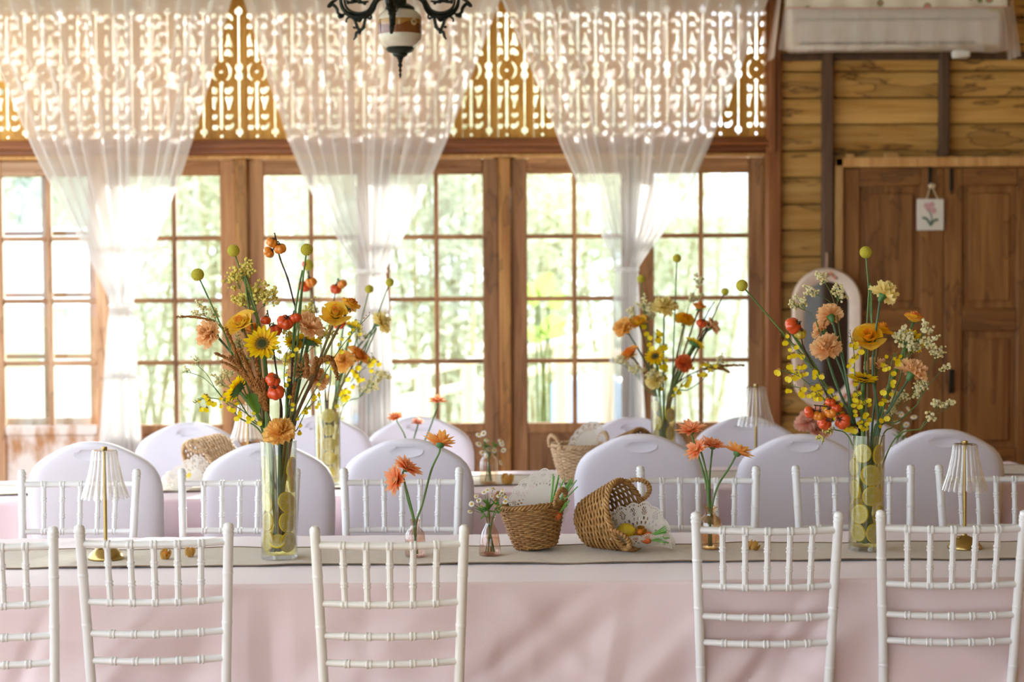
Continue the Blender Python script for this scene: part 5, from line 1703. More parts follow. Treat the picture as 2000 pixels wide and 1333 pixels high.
gypso(FL, 'gypsophila sprig showing between the sunflower and the first post', [(468, 668, 18, 34), (478, 700, 15, 26)], .04, GFL, 20, 'gypw', 2.2)
gypso(FL, 'thin budding gypsophila sprig reaching sideways low in the sunflower vase', [(380, 705, 14, 10), (362, 722, 12, 8)], -.02, GFL, 21, 'gypw', 1.4)
oncidium(FL, 'yellow oncidium spray drooping low over the covered chair', [(505, 830), (470, 800), (435, 782), (400, 778), (380, 788)], 26, 7, -.03, GFL, 22, 18)
oncidium(FL, 'yellow oncidium spray rising past the open spray rose', [(600, 790), (640, 720), (665, 680), (690, 650), (722, 615)], 16, 6, -.03, GFL, 23, 13)
oncidium(FL, 'small oncidium spray low on the side by the farther lemon vase', [(580, 840), (600, 800), (620, 780)], 9, 6, -.03, GFL, 24, 12)
oncidium(FL, 'oncidium spray with florets scattered between the pumpkin stems', [(560, 800), (555, 740), (560, 690), (575, 670)], 10, 6, -.05, GFL, 25, 16, 0)
amaranth(FL, 'rust amaranth stem with spikes fanned below the peach carnation', [(520, 800), (500, 760), (485, 730)], [(500, 765, 448, 695, 7), (505, 770, 465, 680, 7), (510, 790, 500, 700, 6), (470, 720, 418, 690, 4), (480, 740, 430, 705, 4), (520, 800, 500, 745, 8), (470, 720, 440, 640, 5), (518, 800, 512, 740, 7)], -.04, GFL, 26)
amaranth(FL, 'rust amaranth stem with a drooping spike by the pale carnation', [(575, 800), (600, 745), (625, 715)], [(600, 735, 598, 692, 6), (612, 730, 618, 700, 6), (618, 712, 648, 700, 7), (646, 700, 660, 742, 6), (570, 790, 578, 745, 4)], -.03, GFL, 27)
amaranth(FL, 'thin amaranth spike stretched out at the far side above the carnation', [(490, 760), (450, 660), (415, 625)], [(418, 628, 342, 620, 3.4)], .02, GFL, 28)
# ---- front bouquet with roses
craspedia(FR, 'craspedia ball leaning far out toward the last glazed door', 1449, 558, 11.5, -.01, GFR, 31, [(1545, 650), (1600, 730)])
craspedia(FR, 'craspedia ball standing tallest over the rose bouquet', 1691, 493, 12, .01, GFR, 32, [(1698, 560), (1703, 640)])
pumpkin_twig(FR, 'twig with one red and one green-gold pumpkin over the mirror edge', [(1640, 820), (1600, 740), (1570, 680), (1563, 640)],
             [(1549, 637, 18, 'pump', (.6, -.5, .5)), (1563, 652, 13, 'pumpg', (.1, -.7, .7))], -.01, GFR, 33)
pumpkin_twig(FR, 'twig with a cluster of seven pumpkins at the vase rim', [(1660, 830), (1650, 800), (1620, 795), (1590, 792)],
             [(1581, 806, 13, 'pump', (.9, -.3, .4)), (1598, 812, 13, 'pumpo', (.2, -.4, .9)), (1622, 806, 14, 'pumpo', (-.4, -.5, .7)), (1610, 827, 15, 'pump', (.4, -.6, .5)), (1646, 823, 17, 'pump', (-.6, -.7, .3)), (1632, 797, 12, 'pump', (.2, -.2, .9)), (1622, 786, 11, 'pump', (0, -.3, .9))], -.045, GFR, 34)
carnation(FR, 'peach carnation facing away in front of the mirror glass', 1620, 612, 27, (-.15, .55, .65), .02, GFR, 35)
carnation(FR, 'second peach carnation just below it before the mirror', 1602, 640, 22, (-.5, .2, .6), .03, GFR, 36)
carnation(FR, 'large peach carnation facing forward in the rose bouquet', 1614, 676, 31, (-.1, -.62, .78), -.04, GFR, 37)
carnation(FR, 'pale yellow carnation in profile near the tallest craspedia', 1729, 570, 28, (.5, .25, .75), -.01, GFR, 38, 'cary')
carnation(FR, 'peach carnation seen from below toward the panelled door', 1784, 722, 30, (.45, .15, .8), -.03, GFR, 39, 'carp')
carnation(FR, 'half hidden peach carnation behind the golden rose', 1708, 712, 22, (-.1, .1, .9), .04, GFR, 40)
rose(FR, 'open golden rose with red outer petals at the centre of its bouquet', 1697, 655, 29, (-.1, -.72, .7), -.03, GFR, 41, ('roseo', 'rosy'))
rose(FR, 'second golden rose tucked behind the open one', 1724, 640, 23, (.4, -.2, .85), .01, GFR, 42, ('rosy', 'rosy'))
rose(FR, 'red tinged rosebud above the turned sunflower', 1786, 618, 23, (.15, -.2, .95), .0, GFR, 43, opn=.6, stem='stem')
sunflower(FR, 'sunflower opening upward, seen from the side under the golden rose', 1686, 742, 33, (.05, -.22, .97), -.035, 0, GFR, 44, .0045)
sunflower(FR, 'sunflower turned away with gypsophila across its green back', 1778, 668, 31, (.55, .55, .45), .01, 0, GFR, 45, .005)
gypso(FR, 'white gypsophila heads rising before the mirror top', [(1607, 540, 16, 36), (1585, 567, 16, 34), (1640, 570, 18, 42)], .02, GFR, 46, 'gypw', 2.4)
gypso(FR, 'gypsophila head beside the single red pumpkin', [(1556, 592, 20, 48)], .01, GFR, 47, 'gypw', 2.3)
gypso(FR, 'gypsophila spread over the back of the turned sunflower', [(1765, 655, 26, 60), (1790, 670, 24, 50), (1812, 640, 18, 40), (1822, 665, 16, 34)], -.03, GFR, 48, 'gypw', 2.7)
gypso(FR, 'gypsophila arching out toward the panelled door', [(1832, 690, 18, 34), (1845, 715, 12, 18), (1812, 755, 18, 32)], -.01, GFR, 49, 'gypw', 2.6)
gypso(FR, 'long low gypsophila branch reaching past the lamp shade', [(1840, 785, 20, 30), (1862, 790, 12, 16), (1818, 815, 12, 10)], -.03, GFR, 50, 'gypw', 2.8)
gypso(FR, 'gypsophila filling among the stems above the vase rim', [(1760, 770, 24, 50), (1790, 760, 22, 40), (1735, 800, 22, 40)], .03, GFR, 51, 'gypw', 2.2)
gypso(FR, 'small budding gypsophila twig hanging over the vase rim', [(1612, 850, 18, 24), (1600, 862, 12, 14)], -.045, GFR, 52, 'gypy', 1.6)
oncidium(FR, 'yellow oncidium spray crossing the craspedia stem', [(1645, 820), (1600, 740), (1560, 690), (1528, 655)], 22, 8, -.02, GFR, 53, 18)
oncidium(FR, 'wide yellow oncidium spray before the boarded wall', [(1650, 820), (1600, 770), (1560, 735), (1525, 725)], 26, 8.5, -.03, GFR, 54, 22)
oncidium(FR, 'lower yellow oncidium spray above the pumpkin cluster', [(1655, 830), (1620, 790), (1580, 765), (1535, 750)], 18, 8, -.03, GFR, 55, 18)
oncidium(FR, 'oncidium spray beside the forward carnation', [(1680, 800), (1670, 740), (1668, 690), (1660, 650)], 14, 8, -.04, GFR, 56, 16)
oncidium(FR, 'oncidium spray between the golden rose and the peach carnation', [(1720, 820), (1735, 750), (1742, 705), (1750, 690)], 18, 8, -.04, GFR, 57, 18)
oncidium(FR, 'oncidium florets hanging low among the stems above the vase', [(1690, 835), (1690, 810), (1690, 785), (1670, 765)], 16, 7, -.05, GFR, 58, 20, 0)
# ---- farther bouquets on the second table
craspedia(BLq, 'farther craspedia beside the muntin above the orange pumpkins', 602, 518, 11, .02, GBL, 61)
craspedia(BLq, 'farther craspedia against the second curtain below its knot', 721, 565, 8.5, .02, GBL, 62)
craspedia(BLq, 'farther craspedia reaching past the second curtain edge', 761, 552, 8.5, 0, GBL, 63, [(735, 640), (700, 720)])
pumpkin_twig(BLq, 'farther twig with two pumpkins before the upper panes', [(632, 740), (625, 660), (610, 570), (600, 530)], [(594, 560, 13, 'pump', (.4, -.3, .7)), (607, 552, 13, 'pumpo', (-.3, -.3, .8)), (597, 517, 8, 'pump', (.3, 0, .8))], .02, GBL, 64)
pumpkin_twig(BLq, 'farther twig with orange pumpkins close to the curtain', [(645, 740), (650, 640), (652, 590), (660, 545)], [(656, 565, 12, 'pump', (.2, -.3, .8)), (668, 556, 11, 'pumpo', (-.5, 0, .7)), (662, 632, 14, 'pump', (0, -.5, .7))], .03, GBL, 65)
carnation(BLq, 'cream carnation in profile against the second curtain tail', 748, 628, 22, (.75, -.3, .4), 0, GBL, 66, 'cary')
carnation(BLq, 'amber carnation low in the farther bouquet beside the curtain', 668, 705, 22, (-.1, -.8, .5), -.02, GBL, 67, 'caro')
carnation(BLq, 'yellow carnation behind the spray roses in the farther bouquet', 680, 600, 16, (.3, -.4, .8), .05, GBL, 68, 'caro')
rose(BLq, 'amber rose in profile before the second curtain tail', 705, 690, 24, (.55, -.35, .7), -.02, GBL, 69, ('rosq', 'rosq'), cup=.6)
sunflower(BLq, 'farther small sunflower behind the open spray rose', 690, 640, 22, (.4, .3, .8), .03, 0, GBL, 70)
gypso(BLq, 'cloud of white gypsophila before the second curtain tail', [(735, 740, 26, 60), (755, 730, 18, 36), (715, 760, 18, 34), (700, 655, 22, 40)], 0, GBL, 71, 'gypw', 2.0)
gypso(BLq, 'gypsophila behind the pumpkins in the farther bouquet', [(650, 615, 24, 40), (620, 600, 20, 36)], .05, GBL, 72, 'gypw', 2.0)
oncidium(BLq, 'oncidium spray low in the farther bouquet by the curtain', [(665, 780), (690, 740), (715, 715), (728, 690)], 22, 8, -.02, GBL, 73, 20)
craspedia(BRq, 'craspedia standing tall before the last glazed door', 1322, 505, 8.5, 0, GBR, 81)
craspedia(BRq, 'craspedia close to the third curtain knot', 1252, 545, 8, .02, GBR, 82)
craspedia(BRq, 'greenish craspedia pod at the end of a dark stem', 1416, 570, 7.5, 0, GBR, 83, [(1385, 630), (1350, 710)], 'twig')
carnation(BRq, 'amber carnation at the curtain side of the farther bouquet', 1216, 640, 22, (-.6, -.3, .6), 0, GBR, 84, 'caro')
carnation(BRq, 'pale yellow carnation on top of the farther bouquet', 1298, 596, 24, (0, -.5, .85), 0, GBR, 85, 'cary')
carnation(BRq, 'peach carnation beside the red pumpkin in the farther bouquet', 1392, 636, 18, (.6, -.2, .6), 0, GBR, 86, 'carp')
carnation(BRq, 'red orange carnation low in the farther bouquet', 1336, 710, 18, (.2, -.8, .4), -.03, GBR, 87, 'carr')
carnation(BRq, 'cream carnation low by the third curtain tail', 1278, 742, 18, (-.2, -.8, .4), -.03, GBR, 88, 'cary')
rose(BRq, 'amber and red rose by the third curtain edge', 1246, 626, 20, (-.3, -.5, .8), -.01, GBR, 89, ('rosq', 'rosep'))
rose(BRq, 'yellow rose at the middle of the farther bouquet', 1338, 622, 20, (.1, -.5, .8), .01, GBR, 90, ('roseo', 'rosy'))
rose(BRq, 'amber rosebud on the muntin line of the last glazed door', 1366, 597, 17, (.2, -.1, .95), 0, GBR, 91, ('rosq', 'rosq'), opn=.6)
rose(BRq, 'amber rose low by the third curtain tail', 1228, 688, 18, (-.5, -.4, .6), -.01, GBR, 92, ('rosq', 'rosq'))
sunflower(BRq, 'yellow sunflower facing sideways low in the farther bouquet', 1280, 697, 22, (-.25, -.7, .6), -.03, 0, GBR, 93)
sunflower(BRq, 'sunflower turned away before the bright panes', 1356, 672, 22, (.5, .3, .7), 0, 0, GBR, 94)
pumpkin_twig(BRq, 'dark twig with one red pumpkin before the bright panes', [(1330, 740), (1355, 680), (1378, 620), (1395, 590)], [(1370, 632, 11, 'pump', (.3, -.4, .6))], 0, GBR, 95)
gypso(BRq, 'gypsophila by the knot of the third curtain', [(1258, 590, 22, 50), (1275, 610, 18, 40), (1225, 612, 18, 36)], .02, GBR, 96, 'gypw', 2.0)
gypso(BRq, 'gypsophila standing before the bright upper panes', [(1366, 548, 16, 36), (1360, 575, 18, 40)], .02, GBR, 97, 'gypw', 2.0)
gypso(BRq, 'gypsophila low at the curtain side of the farther bouquet', [(1280, 730, 22, 50), (1212, 705, 18, 34), (1240, 720, 20, 36)], -.02, GBR, 98, 'gypw', 2.2)
gypso(BRq, 'airy gypsophila reaching toward the boarded wall', [(1415, 700, 20, 30), (1395, 715, 16, 24)], 0, GBR, 99, 'gypw', 1.8)
oncidium(BRq, 'oncidium spray at the heart of the farther bouquet', [(1300, 750), (1295, 700), (1285, 660), (1270, 640)], 22, 8, -.01, GBR, 100, 24, 0)
oncidium(BRq, 'oncidium spray reaching toward the boarded wall', [(1320, 770), (1345, 735), (1380, 718), (1410, 712)], 14, 7, -.02, GBR, 101, 16)
amaranth(BRq, 'rust amaranth spike stretching toward the boarded wall', [(1335, 740), (1365, 725)], [(1375, 722, 1455, 714, 4), (1395, 720, 1425, 728, 4)], 0, GBR, 102)
# ---- gerberas and chamomile in the bottles
B1 = dict(base=PB1, rad=.012, h=.09); B2 = dict(base=PB2, rad=.012, h=.095); B3q = dict(base=PB3, rad=.014, h=.108)
B4 = dict(base=PB4, rad=.014, h=.12); B5q = dict(base=PB5, rad=.012, h=.095); B6 = dict(base=PB6, rad=.012, h=.095); B7 = dict(base=PB7, rad=.012, h=.095)
GG = 'orange gerberas in bottles'
gerbera(B1, 'amber gerbera on the tallest bent stem in the blush bottle', 860, 868, 34, (.12, .42, .85), 0, GG, 1, 'gerb2', [(825, 985), (842, 920)], .15)
gerbera(B1, 'orange gerbera facing sideways, higher of the pair in the blush bottle', 794, 915, 30, (.4, -.2, .75), -.01, GG, 2, 'gerb', [(800, 980)])
gerbera(B1, 'orange gerbera drooping below its pair in the blush bottle', 775, 938, 31, (-.6, -.45, .15), 0, GG, 3, 'gerb', [(796, 975)])
gerbera(B3q, 'orange gerbera highest in the amber bottle', 1350, 842, 30, (-.2, -.25, .9), 0, GG, 4, 'gerb', [(1378, 940), (1362, 885)])
gerbera(B3q, 'orange gerbera tilted at the curtain side of the amber bottle', 1362, 880, 26, (-.6, -.4, .55), -.01, GG, 5, 'gerb', [(1382, 940)])
gerbera(B3q, 'orange gerbera upright in the middle of the amber bottle', 1392, 872, 28, (.1, -.2, .95), .01, GG, 6, 'gerb', [(1386, 935)])
gerbera(B3q, 'orange gerbera leaning to the wall side of the amber bottle', 1440, 885, 31, (.45, .25, .8), 0, GG, 7, 'gerb2', [(1402, 950), (1422, 918)], .1)
gerbera(B5q, 'farther gerbera standing tallest before the glazed door', 854, 784, 20, (0, -.15, .97), 0, GG, 8, 'gerb', [(830, 860)])
gerbera(B5q, 'farther gerbera facing upward beside the second curtain tail', 774, 816, 18, (-.2, -.3, .9), 0, GG, 9, 'gerb', [(790, 850)])
gerbera(B5q, 'palest farther gerbera between its two neighbours', 816, 826, 15, (.1, -.3, .9), .02, GG, 10, 'coral', [(808, 860)])
GC = 'chamomile sprigs in bottles'
for k, (hd, lab) in enumerate(((((930, 970), (921, 985)), 'chamomile sprig leaning out from the pink tapered bottle toward the gerberas'), (((945, 962), (952, 958)), 'chamomile sprig upright in the pink tapered bottle'), (((960, 970), (940, 990)), 'chamomile sprig in the middle of the pink tapered bottle'),
                               (((982, 958), (980, 964), (974, 969)), 'chamomile sprig by the handle of the upright basket'), (((988, 972), (987, 980)), 'chamomile sprig touching the upright basket'), (((963, 955), (945, 995)), 'tall and low chamomile heads on one sprig in the pink bottle'), (((918, 1000), (935, 978)), 'lowest chamomile sprig drooping beside the pink bottle'))):
    chamomile(B2, lab, hd, -.012 + .005 * k, GC, 110 + k, 6.5)
for k, (hd, lab) in enumerate(((((935, 850), (944, 847)), 'chamomile sprig highest in the pale amber bottle'), (((950, 860), (935, 868)), 'chamomile sprig beside the highest one in the pale amber bottle'), (((978, 862), (980, 868)), 'chamomile sprig leaning toward the centre post'),
                               (((955, 878), (965, 880)), 'chamomile sprig low in the pale amber bottle'), (((983, 880), (978, 904)), 'chamomile sprig drooping over the pale amber bottle'), (((942, 885), (950, 890)), 'chamomile heads just over the pale amber bottle neck'))):
    chamomile(B4, lab, hd, -.012 + .005 * k, GC, 120 + k, 7)
for k, (hd, lab) in enumerate(((((1760, 810), (1775, 800)), 'tall chamomile sprig before the panelled door'), (((1785, 815), (1770, 830)), 'chamomile sprig beside the tall one by the panelled door'), (((1750, 825), (1765, 845)), 'lowest chamomile sprig by the panelled door'))):
    chamomile(B7, lab, hd, 0, GC, 130 + k, 8)
for k, (u, v, ax, lab) in enumerate(((1575, 822, (-.3, -.5, .7), 'coral bloom nearest the farther lamp'), (1598, 812, (.1, -.6, .7), 'coral bloom highest of the three behind the pumpkins'), (1600, 838, (.3, -.7, .4), 'coral bloom lowest of the three behind the pumpkins'))):
    carnation(B6, lab, u, v, 24, ax, .01 * k, 'coral blooms by the boarded wall', 140 + k, 'coral', 'stem', 'coral_bloom', 'flower')

# ================================================================== AIR CONDITIONER WITH LACE COVER
MT['plastic'] = M('white_plastic', '#efece6', .35)
MT['slot'] = M('dark_slot', '#4d5a54', .6)
def FLORAL():
    m, nt, b, out = new_mat('floral_print')
    v = coords(nt, (1, 1, 1))
    vo = N(nt, 'ShaderNodeTexVoronoi', Scale=13.0); nt.links.new(v, vo.inputs['Vector'])
    c = ramp(nt, vo.outputs['Distance'], [(0.0, '#c9566a'), (.16, '#e0838c'), (.20, '#8f9a58'), (.25, '#8f9a58'), (.28, '#f4e9d8'), (1, '#f4e9d8')])
    nt.links.new(c, b.inputs['Base Color']); b.inputs['Roughness'].default_value = .8
    return m
MT['floral'] = FLORAL()
MT['lace'] = SHEER('cover_lace', .38, '#fdf1ea')
MT['ribbon'] = M('pink_ribbon', '#e8b6a8', .7)
AY = WY - .21
a0, a1 = AT(1540, 97, AY), AT(1958, 97, AY)
zt = AT(1700, -55, AY).z
ac = thing('air_conditioner', 'white wall air conditioner under a lace and floral cover', 'air conditioner', (0, 0, 0))
MB().box(a0.x, a1.x, AY, WY - .062, a0.z, zt, .02).build('case', MT['plastic'], ac)
MB().box(a0.x + .05, a1.x - .13, AY - .004, AY + .01, AT(1700, 86, AY).z, AT(1700, 83, AY).z).build('air_slot', MT['slot'], ac)
MB().box(a0.x + .03, a1.x - .03, AY - .003, AY + .01, AT(1700, 39, AY).z, AT(1700, 37.5, AY).z).build('panel_seam', MT['slot'], ac)
MB().box(AT(1930, 20, AY).x, AT(1958, 20, AY).x, AY - .004, AY, AT(1700, 23, AY).z, AT(1700, 13, AY).z).build('energy_sticker', M('sticker_yellow', '#d8c070', .6), ac)
MB().box(AT(1866, 97, AY).x, AT(1899, 97, AY).x, AY + .03, AY + .09, AT(1700, 112, AY).z, a0.z, .008).build('drain_cap', MT['plastic'], ac)
cv = thing('lace_cover', 'sheer lace cover with floral top band over the air conditioner', 'cover')
x0, x1 = a0.x - .045, a1.x + .045
zf_ = AT(1700, 16, AY).z
MB().grid(lambda s, j: (x0 + .03 + (x1 - x0 - .06) * s, AY - .02 - .006 * math.sin(s * 40) * j, zt + .01 + (zf_ - zt - .01) * j - .006 * math.sin(s * math.pi) * j), 90, 8).build('floral_band', MT['floral'], cv)
MB().tube([(x0 + .03 + (x1 - x0 - .06) * s / 60, AY - .026, zf_ - .006 * math.sin(s / 60 * math.pi)) for s in range(61)], .004, 6).build('ribbon_seam', MT['ribbon'], cv)
def lf(s, j):
    x = x0 + .02 + (x1 - x0 - .04) * s + (s - .5) * .06 * j
    low = AT(1700, 98 + 6 * math.sin(s * 9) + 3 * math.sin(s * 23), AY).z
    return (x, AY - .028 - .010 * math.sin(s * 60) * j - .012 * j, zf_ + (low - zf_) * j)
MB().grid(lf, 140, 12).build('lace_skirt', MT['lace'], cv)
for sg, xx, u in ((-1, x0, 1530), (1, x1, 1968)):
    low = AT(1700, 112, AY).z
    MB().grid(lambda s, j: (xx + sg * (.05 * j + .012 * math.sin(s * 16) * j - .02), AY - .03 + .2 * s, zt + (low - zt) * j), 24, 12).build('side_skirt', MT['lace'], cv)
for k in range(17):
    f = (k + .5) / 17
    q0, q1 = Vector(lf(f, 0)), Vector(lf(f + .01 * math.sin(k * 5), 1))
    MB().tube([q0 + Vector((0, -.004, 0)), q0.lerp(q1, .5) + Vector((.004, -.005, 0)), q1 + Vector((0, -.004, 0))], .0022, 5).build('lace_rib', MT['lace'], cv)

# ================================================================== HANGING OIL LAMP
LY = 6.3
kx = LY / F
lc = AT(781, 55, LY)
ch = thing('hanging_oil_lamp', 'black iron scrollwork hanging lamp with cream and brown ceramic font', 'hanging lamp', (lc.x, LY, lc.z))
MT['cream'] = M('cream_ceramic', '#ded6c8', .25, c2='#cfc6b4', nscale=8, coat=.5)
MT['brownc'] = M('brown_glaze', '#4f2a16', .25, c2='#8a4f1e', nscale=5, coat=.6)
MT['ochrec'] = M('ochre_glaze', '#8f6424', .25, c2='#b0823a', nscale=6, coat=.6)
MT['medal'] = M('cream_medallion', '#e0c49a', .4)
MT['ink'] = M('black_ink', '#1c1815', .6)
MT['ironl'] = M('dark_green_iron', '#2a2f2b', .4, .7)
P = lambda px, py: (px * kx, -py * kx)
MB().lathe([P(42.6 * math.cos(R(a)) ** .8, -15 - 24 * math.sin(R(a))) for a in range(0, 66, 6)], 40).build('font_top', MT['cream'], ch)
MB().lathe([P(42, -15), P(43, -15), P(42.5, -14), P(42.5, 0), P(42.5, 2)][::-1], 40, rf=None).build('ochre_band', MT['ochrec'], ch)
mb = MB()
n_ = 60
for i in range(n_):
    a, b = 2 * math.pi * i / n_, 2 * math.pi * (i + 1) / n_
    f = lambda w: (-5 + 3.5 * math.sin(3 * w + 1) + 1.5 * math.sin(7 * w))
    r1 = 42.9 * kx
    mb.add([(r1 * math.cos(a), r1 * math.sin(a), -13 * kx), (r1 * math.cos(b), r1 * math.sin(b), -13 * kx), (r1 * math.cos(b), r1 * math.sin(b), -f(b) * kx), (r1 * math.cos(a), r1 * math.sin(a), -f(a) * kx)], [(0, 1, 2, 3)])
mb.build('brown_band', MT['brownc'], ch)
MB().lathe([P(42.6 * math.cos(R(a)) ** .75, 14 + 28 * math.sin(R(a))) for a in range(66, -1, -6)] + [P(43.4, 13.5), P(42.6, 12)], 40).build('font_bottom', MT['cream'], ch)
MB().lathe([P(0, 64), P(5, 62), P(7, 57), P(14, 53), P(15, 49), P(24, 46), P(28, 41), P(26, 37)], 32).build('lower_collar', MT['ironl'], ch)
MB().lathe([P(24, -36), P(29, -35), P(28, -40), P(20, -46), P(14, -47), P(13, -56), P(20, -70), P(8, -75), P(8, -110), P(0, -110)], 32).build('upper_collar', MT['ironl'], ch)
MB().lathe([P(0, 98), P(1.5, 95), P(3, 90), P(1.5, 86), P(3.5, 82), P(2, 77), P(5, 72), P(3, 68), P(5, 63), P(0, 62)], 14).build('finial', MT['ironl'], ch)
md = MB().lathe([(0, .0), (6.3 * kx, 0), (6.8 * kx, -.001), (6.3 * kx, -.003)], 24).mesh('medallion', MT['medal'])
ang = math.asin(29 / 43)
mpos = Vector((math.sin(ang) * 43.3 * kx, -math.cos(ang) * 43.3 * kx, 8 * kx))
mo = link('medallion', md, ch, aim(mpos, Vector((math.sin(ang), -math.cos(ang), 0))))
tc_ = bpy.data.curves.new('letter', 'FONT')
tc_.body = 'W'; tc_.size = 9 * kx; tc_.align_x = 'CENTER'; tc_.align_y = 'CENTER'; tc_.extrude = .0004
tmp = bpy.data.objects.new('tmp2', tc_); COL.objects.link(tmp)
bpy.context.view_layer.update()
lm = bpy.data.meshes.new_from_object(tmp.evaluated_get(bpy.context.evaluated_depsgraph_get()))
bpy.data.objects.remove(tmp)
lm.materials.clear(); lm.materials.append(MT['ink'])
xa = Vector((math.cos(ang), math.sin(ang), 0)); za = Vector((math.sin(ang), -math.cos(ang), 0)); ya = Vector((0, 0, 1))
mw = Matrix.Translation(mpos + za * .001) @ Matrix((xa, ya, za)).transposed().to_4x4()
link('letter', lm, mo, aim(mpos, za).inverted() @ mw)
def arm():
    mb = MB()
    def S(pts, r=2.2, n=6, tp=True):
        p = bez([(x * kx, 0, -y * kx) for x, y in pts], 6)
        k = len(p)
        mb.tube(p, [1.45 * r * kx * ((1 - .55 * abs(2 * i / (k - 1) - 1) ** 2) if tp else 1) for i in range(k)], n)
    # main cradle, outer leaf, hanging drop, beads (pixels relative to the font's centre, x outward)
    S([(30, -58), (40, -55), (47, -48), (52, -36), (62, -26), (80, -22), (98, -26), (110, -38), (114, -52), (113, -66)], 3.6)
    S([(46, -62), (54, -46), (62, -34), (78, -29), (95, -33), (105, -44), (108, -62)], 2.2)
    S([(100, -30), (112, -26), (120, -30), (122, -38), (130, -46), (138, -42), (132, -50), (122, -56), (116, -66)], 2.6)
    S([(108, -24), (117, -22), (118, -28)], 2.4)
    S([(57, -28), (55, -22), (58, -18), (65, -22), (68, -14), (70, -4), (74, 2), (80, 2), (84, -6), (88, -16), (96, -22), (103, -18), (104, -13)], 2.4)
    S([(62, -30), (70, -26), (78, -14), (86, -20), (92, -24)], 2.0)
    S([(74, 2), (78, 8), (84, 8), (86, 16), (89, 21)], 2.2)
    S([(70, 0), (68, -4)], 2.0); S([(86, 0), (91, -3)], 2.0)
    S([(60, -52), (72, -50), (84, -52), (96, -50), (104, -54)], 2.4)
    for x, y, r in ((78, -52, 5), (90, -54, 5.5), (100, -50, 4), (68, -48, 3.5), (89, 21, 2), (78, 9, 3), (139, -42, 2.4), (118, -27, 2.8), (104, -13, 2.2), (58, -19, 2.4)):
        mb.ball((x * kx, 0, -y * kx), r * kx, 8, 6)
    for k in range(14):
        f = k / 13
        x = 56 + 54 * f
        y = -24 + 22 * abs(2 * f - 1) ** 2.5 * -1
        mb.ball((x * kx, 0, -(y + 4) * kx), 2.4 * kx, 6, 4)
    mb.v = [(x, y * 1.6, z) for x, y, z in mb.v]
    return mb
am = arm().mesh('arm', MT['ironl'])
for a in (0, 97, 180, 270):
    link('arm', am, ch, Matrix.Rotation(R(-a), 4, 'Z'))
for a in (45, 135, 225, 315):
    pts = [(14 * kx * math.cos(R(a)), 14 * kx * math.sin(R(a)), 75 * kx), (3 * kx, 0, ZC - lc.z - .05)]
    MB().tube(pts, .003, 6).build('chain', MT['ironl'], ch)
MB().lathe([(0, ZC - lc.z - .10), (.03, ZC - lc.z - .09), (.05, ZC - lc.z - .03), (.05, ZC - lc.z + .02)], 24).build('ceiling_rose', MT['ironl'], ch)

# ================================================================== MIRROR
MY = WY - .075
MT['whitewash'] = M('whitewashed_frame', '#e6cdb8', .7, c2='#f0dfce', nscale=9)
mm, nt, b_, o_ = new_mat('mirror_glass')
b_.inputs['Base Color'].default_value = (.78, .82, .86, 1); b_.inputs['Metallic'].default_value = 1; b_.inputs['Roughness'].default_value = .03
MT['mirror'] = mm
mc = AT(1615, 662, MY)
mk = MY / F
mi = thing('wall_mirror', 'arched mirror in a whitewashed frame with painted roses on the boarded wall', 'mirror', (mc.x, MY, mc.z))
def stad(hw, hh, t_):        # rounded outline, t in [0,1)
    a = 2 * math.pi * t_
    c, s = math.cos(a), math.sin(a)
    return (hw * c, hw * s + math.copysign(hh - hw, s))
hwO, hhO, hwI, hhI = 67 * mk, 138 * mk, 44 * mk, 112 * mk
def frm(s, j):
    # cross-section: back outer, front outer, bead, front inner, back inner
    sec = [(0, .03), (0, -.005), (.15, -.018), (.8, -.014), (1, -.004), (1, .025)]
    q, y = sec[int(round(j * 5))]
    a, b = stad(hwO, hhO, s), stad(hwI, hhI, s)
    return (a[0] + (b[0] - a[0]) * q, y, a[1] + (b[1] - a[1]) * q)
MB().grid(frm, 71, 6, cu=True).build('frame', MT['whitewash'], mi)
MB().grid(lambda s, j: (stad(hwI * 1.02, hhI * 1.01, s)[0] * j, .012, stad(hwI * 1.02, hhI * 1.01, s)[1] * j), 60, 3, cu=True).build('mirror_glass', MT['mirror'], mi)
MB().tube(bez([(0, .01, hhO - .01), (0, 0, hhO + .05), (0, .01, hhO + .075)], 4), .006, 8).build('hook', M('hook_wood', '#b99a80', .6), mi)
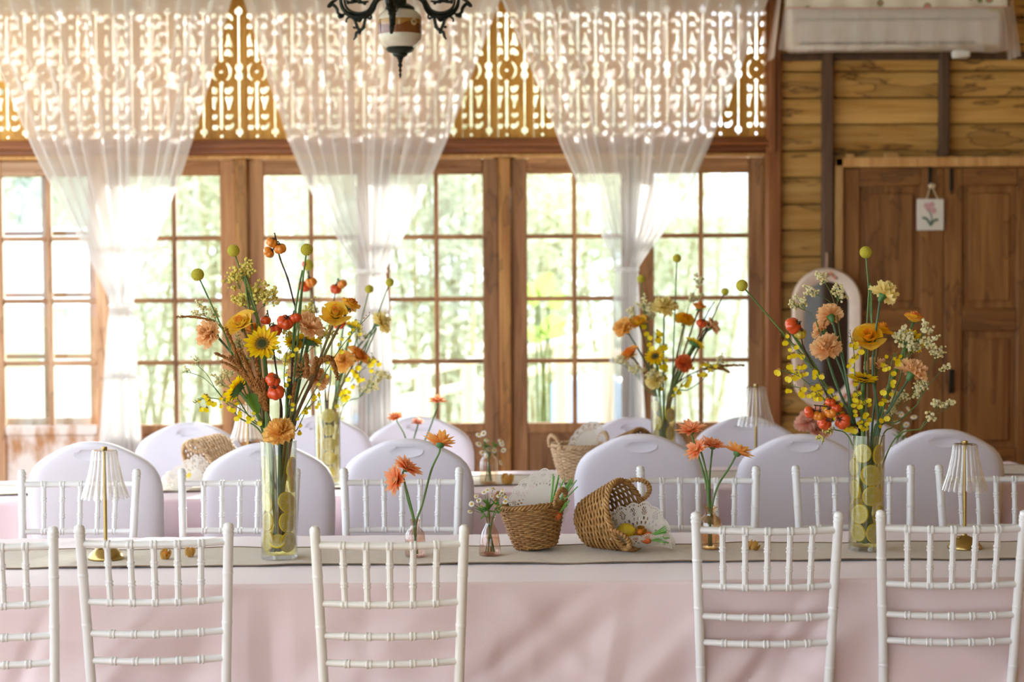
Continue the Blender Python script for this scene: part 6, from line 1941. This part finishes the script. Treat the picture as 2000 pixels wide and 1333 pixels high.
for k, (tx, n) in enumerate(((.25, 9), (.97, 6), (.62, 7), (.86, 6))):
    rr = random.Random(k)
    for q in range(n):
        tt = tx + (q - n / 2) * .012
        a, b = stad(hwO, hhO, tt), stad(hwI, hhI, tt)
        f = .5 + rr.uniform(-.22, .22)
        pos = (a[0] + (b[0] - a[0]) * f, -.019, a[1] + (b[1] - a[1]) * f)
        MB().ball(pos, (.009 if q % 2 else .006), 8, 5, sq=(1, .5, 1)).build('painted_rose' if q % 2 else 'painted_leaf', MT['coral'] if q % 2 else MT['calyx'], mi)

# ================================================================== HANGING CARD ON THE PANELLED DOOR
KY = WY - .035
kc = AT(1817, 420, KY)
cd = thing('hanging_plaque', 'small white plaque with painted lily hanging by ribbon on the panelled door', 'plaque', (kc.x, KY, kc.z))
kk = KY / F
MB().box(-26 * kk, 26 * kk, -.006, .006, -30 * kk, 31 * kk, .002).build('tile', M('plaque_white', '#ece6da', .6), cd)
for pts in (((-8, 31), (0, 56), (2, 62)), ((14, 31), (4, 52), (0, 62))):
    MB().tube(bez([(x * kk, -.004, y * kk) for x, y in pts], 5), .003, 6).build('ribbon', M('ribbon_cream', '#d8c4a0', .7), cd)
MB().ball((3 * kk, -.006, 56 * kk), 6 * kk, 8, 6, sq=(1.4, .6, .8)).build('bow', M('bow_cream', '#dcc9a8', .7), cd)
gr_ = M('painted_green', '#4f6a58', .7)
pk_ = M('painted_pink', '#d9a8ac', .7)
for pts, r in ((((0, -22), (2, -5), (-4, 10)), 1.2), (((0, -20), (-8, -8), (-16, -6)), 2.4), (((0, -20), (8, -10), (15, -10)), 2.4)):
    MB().tube(bez([(x * kk, -.0065, y * kk) for x, y in pts], 5), r * kk, 5).build('painted_stem', gr_, cd)
for x, y in ((-4, 12), (6, 8), (-8, 18), (2, 20)):
    for q in range(5):
        a = q * 1.2566
        MB().ball(((x + 3.4 * math.cos(a)) * kk, -.0065, (y + 3.4 * math.sin(a)) * kk), 2.8 * kk, 6, 4, sq=(1, .25, 1)).build('painted_petal', pk_, cd)
